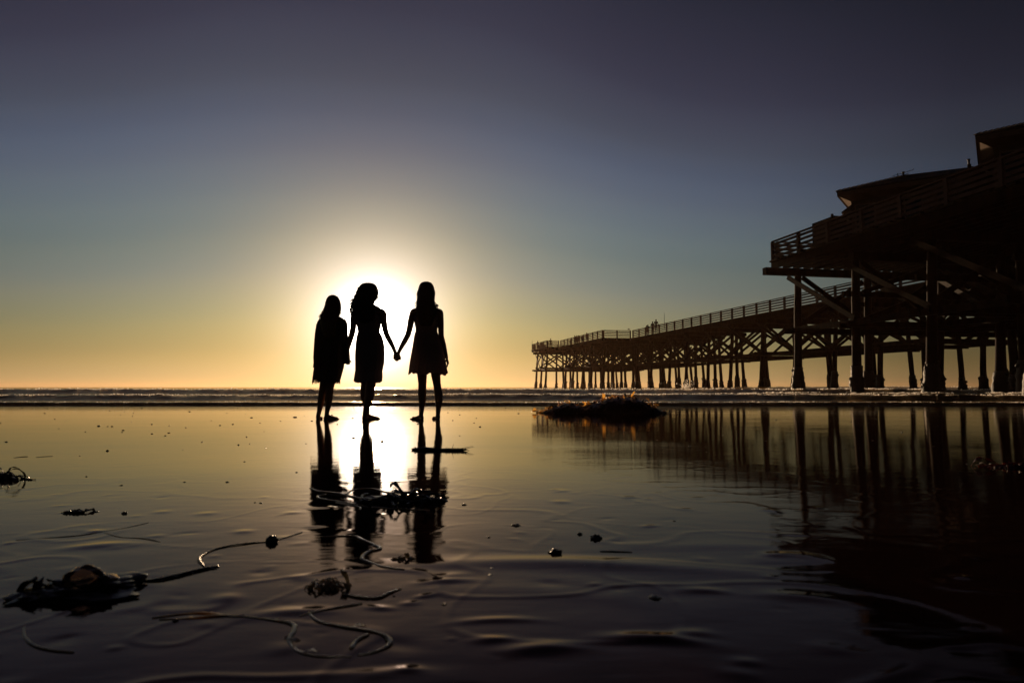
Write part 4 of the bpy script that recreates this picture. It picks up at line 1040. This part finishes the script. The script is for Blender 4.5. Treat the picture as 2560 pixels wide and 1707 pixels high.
# clumps
def clump(name, cx, cy, wpx, hpx, count, label, m=M_kelpd, seed=1, loops=0, L=.09, wid=.016, loopspan=(100, 30), bulb=True):
    c = ground(cx, cy); sc = c.y / 1707; rx = wpx * sc / 2; hz = hpx * sc; ry = min(rx * .45, .16)
    b = MB(); rg = random.Random(seed)
    if bulb:
        for k in range(5): b.ellipsoid(c + Vector((rg.uniform(-.6, .6) * rx, rg.uniform(-.4, .4) * ry, hz * .18)), (rx * rg.uniform(.25, .42), ry * .55, hz * rg.uniform(.18, .34)), jitter=.6, seed=k + seed, seg=24, rings=14)
    for k in range(count):
        f = rg.gauss(0, .45); p = c + Vector((max(-1, min(1, f)) * rx, rg.gauss(0, .35) * ry, hz * rg.uniform(.1, .7) * (1 - min(1, abs(f)) * .7)))
        blade(b, p, (rg.uniform(-1, 1), rg.uniform(-.7, .7), rg.uniform(-.1, .5)), L * rg.uniform(.5, 1.3), wid * rg.uniform(.4, 1.2), k + seed, .8, thin=m is M_stipe)
    for k in range(loops):
        lx = cx + rg.uniform(-1, 1) * loopspan[0]; ly = cy + rg.uniform(-1, 1) * loopspan[1]; a = rg.uniform(40, 110); h_ = rg.uniform(5, 14); ph = rg.uniform(0, 6.28); ar = rg.uniform(2.5, 5)
        pts = [ground(lx + a * math.cos(ph + ar * q / 12) * .6, max(1100, ly + h_ * math.sin(ph + ar * q / 12)), 0) + Vector((0, 0, .006 + .01 * rg.random())) for q in range(13)]
        b.tube(pts, .0042, 6)
    return tag(b.build(name, m, smooth=False, loc=c, fixn=False), label, 'seaweed')
clump('kelp_clump', 1005, 1252, 210, 26, 120, 'dark tangled kelp clump with trailing loops across the reflections', seed=5, loops=4, L=.11, wid=.018, loopspan=(60, 12))
strip('kelp_stipe', [(775, 1220), (800, 1228), (850, 1235), (900, 1246), (930, 1250)], .006, M_stipe, 'pale arched stipe left of the tangled clump, over the left reflection')
strip('kelp_stipe', [(900, 1262), (840, 1252), (800, 1246), (795, 1240), (815, 1236)], .005, M_stipe, 'pale hairpin stipe left of the tangled clump, second from the top')
strip('kelp_stipe', [(840, 1256), (870, 1262), (900, 1268), (898, 1274)], .005, M_stipe, 'short pale stipe at the lower left edge of the tangled clump')
strip('kelp_stipe', [(865, 1236), (885, 1224), (930, 1222), (975, 1232), (990, 1224), (1020, 1236)], .0055, M_stipe, 'arched stipe rising behind the tangled clump')
strip('kelp_stipe', [(930, 1268), (980, 1272), (1030, 1274), (1075, 1276)], .005, M_stipe, 'straight pale stipe along the near edge of the tangled clump')
clump('kelp_clump', 822, 1468, 95, 34, 60, 'small bright-edged kelp tuft below the reflections', m=M_stipe, seed=8, L=.05, wid=.008, bulb=False)
clump('kelp_clump', 1180 - 170, 1398, 60, 16, 26, 'little kelp tuft at the end of the pale hooked stipe', m=M_stipe, seed=12, L=.04, wid=.008, bulb=False)
clump('kelp_clump', 8, 1196, 60, 22, 60, 'kelp tuft cut by the left edge of the photo', seed=14, L=.09, wid=.014)
clump('kelp_clump', 50, 1198, 110, 6, 26, 'flat scattered kelp pieces beside the tuft at the left edge', seed=15, L=.12, wid=.012, bulb=False)
clump('kelp_clump', 190, 1281, 66, 12, 22, 'small dark seaweed scraps in a row at the left', seed=16, L=.05, wid=.014, bulb=True)
clump('kelp_clump', 2540, 1168, 120, 12, 60, 'reddish kelp lying under the pier at the right edge', m=M_kelpr, seed=17, L=.16, wid=.03)
# left mound with a glassy kelp bladder
c = ground(165, 1492); b = MB()
for (x, y, rx, hh, k) in ((120, 1488, .050, .008, 1), (175, 1488, .065, .013, 2), (225, 1480, .060, .015, 3), (265, 1470, .055, 0.015, 4), (90, 1494, .04, 0.007, 5), (200, 1492, .08, .007, 6), (290, 1462, .035, 0.009, 7)):
    p = ground(x, y); b.ellipsoid(p + Vector((0, .01, hh * .3)), (rx, .05, hh), jitter=.5, seed=k, seg=30, rings=18)
for k in range(30):
    rgk = random.Random(k + 70); p = ground(rgk.uniform(70, 300), rgk.uniform(1478, 1494)) + Vector((0, 0, rgk.uniform(.005, .03)))
    blade(b, p, (rgk.uniform(-1, 1), rgk.uniform(-.5, .3), .0), .07, .014, k, .6)
mo = tag(b.build('kelp_clump', M_kelpd, smooth=True, loc=c, fixn=False), 'low dark kelp mound with a glassy bladder in the lower left', 'seaweed')
M_blad = bpy.data.materials.new('kelp_bladder'); M_blad.use_nodes = True
t = M_blad.node_tree; t.nodes.remove(t.nodes['Principled BSDF'])
tp_ = t.nodes.new('ShaderNodeBsdfTransparent'); tp_.inputs[0].default_value = (.62, .46, .38, 1)
gs = t.nodes.new('ShaderNodeBsdfGlossy'); gs.inputs['Roughness'].default_value = .06; gs.inputs['Color'].default_value = (1, .85, .7, 1)
lw = t.nodes.new('ShaderNodeFresnel'); lw.inputs['IOR'].default_value = 1.4
mx = t.nodes.new('ShaderNodeMixShader'); t.links.new(lw.outputs[0], mx.inputs[0]); t.links.new(tp_.outputs[0], mx.inputs[1]); t.links.new(gs.outputs[0], mx.inputs[2]); t.links.new(mx.outputs[0], t.nodes['Material Output'].inputs[0])
b = MB()
for (x, y, r_, rz_) in ((208, 1462, .036, .034), (262, 1458, .024, .018)):
    p = ground(x, 1478) + Vector((0, 0, .010)); b.ellipsoid(p - c, (r_, .035, rz_), jitter=.15, seed=x, seg=28, rings=18)
b.build('bladder', M_blad, mo, True, fixn=False)

def rotm_z(a): return Matrix.Rotation(a, 3, 'Z')
# pebbles and crumbs (picture x, y, width px, height px, label)
PEB = [(1490, 1346, 30, 20, 'round shiny pebble, largest of those right of the reflections'), (1450, 1335, 15, 10, 'small glinting pebble beside the largest round one'),
       (1388, 1380, 36, 18, 'broad dark pebble in front of the round shiny one'), (1290, 1313, 26, 8, 'flat dark pebble left of the round shiny one'), (1160, 1262, 14, 6, 'dark flat pebble just right of the kelp clump'),
       (247, 1065, 8, 5, 'small dark pebble far left, nearer the water'), (269, 1127, 7, 6, 'small dark pebble far left below the first'), (311, 1283, 16, 10, 'dark round pebble right of the seaweed scraps'),
       (241, 1279, 12, 4, 'flat dark chip between the scraps and the round pebble'), (738, 1043, 12, 4, 'flat dark chip left of the left woman\'s feet'), (955, 1104, 9, 9, 'dark upright shell between the two right reflections'),
       (884, 1095, 9, 5, 'dark chip with a tail at the middle reflection'), (741, 1181, 8, 4, 'dark chip left of the left reflection'), (1200, 1067, 6, 4, 'tiny dark pebble right of the right woman\'s feet'),
       (568, 1205, 10, 4, 'small dark chip on the open sand, left of the reflections'), (461, 1205, 7, 3, 'smallest dark chip on the open sand at the left'), (1636, 1494, 34, 10, 'dim dark stone low in the foreground, right of centre'),
       (438, 1552, 16, 10, 'dark round crumb on the pale foreground stipe'), (1462, 1416, 14, 5, 'faint flat pebble below the round shiny one'), (1686, 1302, 10, 3, 'thin dark chip near the pier reflection'),
       (652, 1257, 10, 4, 'dark chip, right one of a pair left of the reflections'), (637, 1256, 6, 3, 'dark chip, left one of a pair left of the reflections'), (2418, 1160, 7, 4, 'glinting pebble under the pier reflection'),
       (1222, 1343, 10, 4, 'dull chip on the sand right of the right reflection'), (303, 1213, 8, 3, 'dark chip above the seaweed scraps'), (216, 1191, 6, 3, 'dark chip right of the left-edge kelp'),
       (413, 1089, 5, 3, 'tiny chip in the middle of the left sand'), (505, 1105, 5, 3, 'tiny chip right of the middle of the left sand'), (596, 1112, 5, 4, 'tiny round chip nearest the left reflection'), (611, 1154, 6, 3, 'tiny chip below the round one near the left reflection'),
       (1060, 1163 + 0, 6, 3, 'tiny chip right of the sprig'), (1290 - 60, 1420, 12, 4, 'pale crumb on the ridge'), (1225, 1437, 12, 4, 'pale crumb below the ridge'), (1110, 1510, 12, 5, 'faint crumb right of the bent stipe'), (985, 1490, 8, 4, 'faint crumb at the bent stipe')]
for i, (x, y, w_, h_, lb) in enumerate(PEB):
    c = ground(x, y); sc = c.y / 1707; b = MB()
    b.ellipsoid(c + Vector((0, 0, h_ * sc * .02)), (w_ * sc * .42, w_ * sc * .34, h_ * sc * .42), rotm_z(i * 1.7), jitter=.7, seed=i, seg=24, rings=16)
    b.ellipsoid(c + Vector((w_ * sc * .22 * (-1) ** i, 0, 0)), (w_ * sc * .26, w_ * sc * .22, h_ * sc * .26), rotm_z(i), jitter=.6, seed=i + 50, seg=18, rings=12)
    tag(b.build('pebble', M_pebble, smooth=True, loc=c, fixn=False), lb, 'pebble', 'pebbles scattered on the sand')
# sand crumbs too many to count
b = MB(); rg = random.Random(77)
for k in range(260):
    y = .8 * (14 / .8) ** rg.random(); x = rg.uniform(-.8, .62) * y; s_ = rg.uniform(.0015, .004) * (1 + y * .12)
    b.ellipsoid((x, y, s_ * .2), (s_ * rg.uniform(1, 2.4), s_, s_ * .7), jitter=.4, seed=k, seg=8, rings=5)
tag(b.build('grit', M_pebble, smooth=True, fixn=False), 'scattered specks of grit on the wet sand', 'grit', kind='stuff')

# ------------------------------------------------------------------ sea haze
b = MB(); b.box((0, 1150, 4.9), (5200, 2900, 15.4))
M_haze = bpy.data.materials.new('haze'); M_haze.use_nodes = True
t = M_haze.node_tree; t.nodes.remove(t.nodes['Principled BSDF'])
pv = t.nodes.new('ShaderNodeVolumePrincipled'); pv.inputs['Density'].default_value = .00014; pv.inputs['Anisotropy'].default_value = .6
pv.inputs['Color'].default_value = (.95, .58, .36, 1)
t.links.new(pv.outputs[0], t.nodes['Material Output'].inputs['Volume'])
tag(b.build('haze', M_haze), 'thin warm sea haze over the beach and pier', 'haze', kind='stuff')
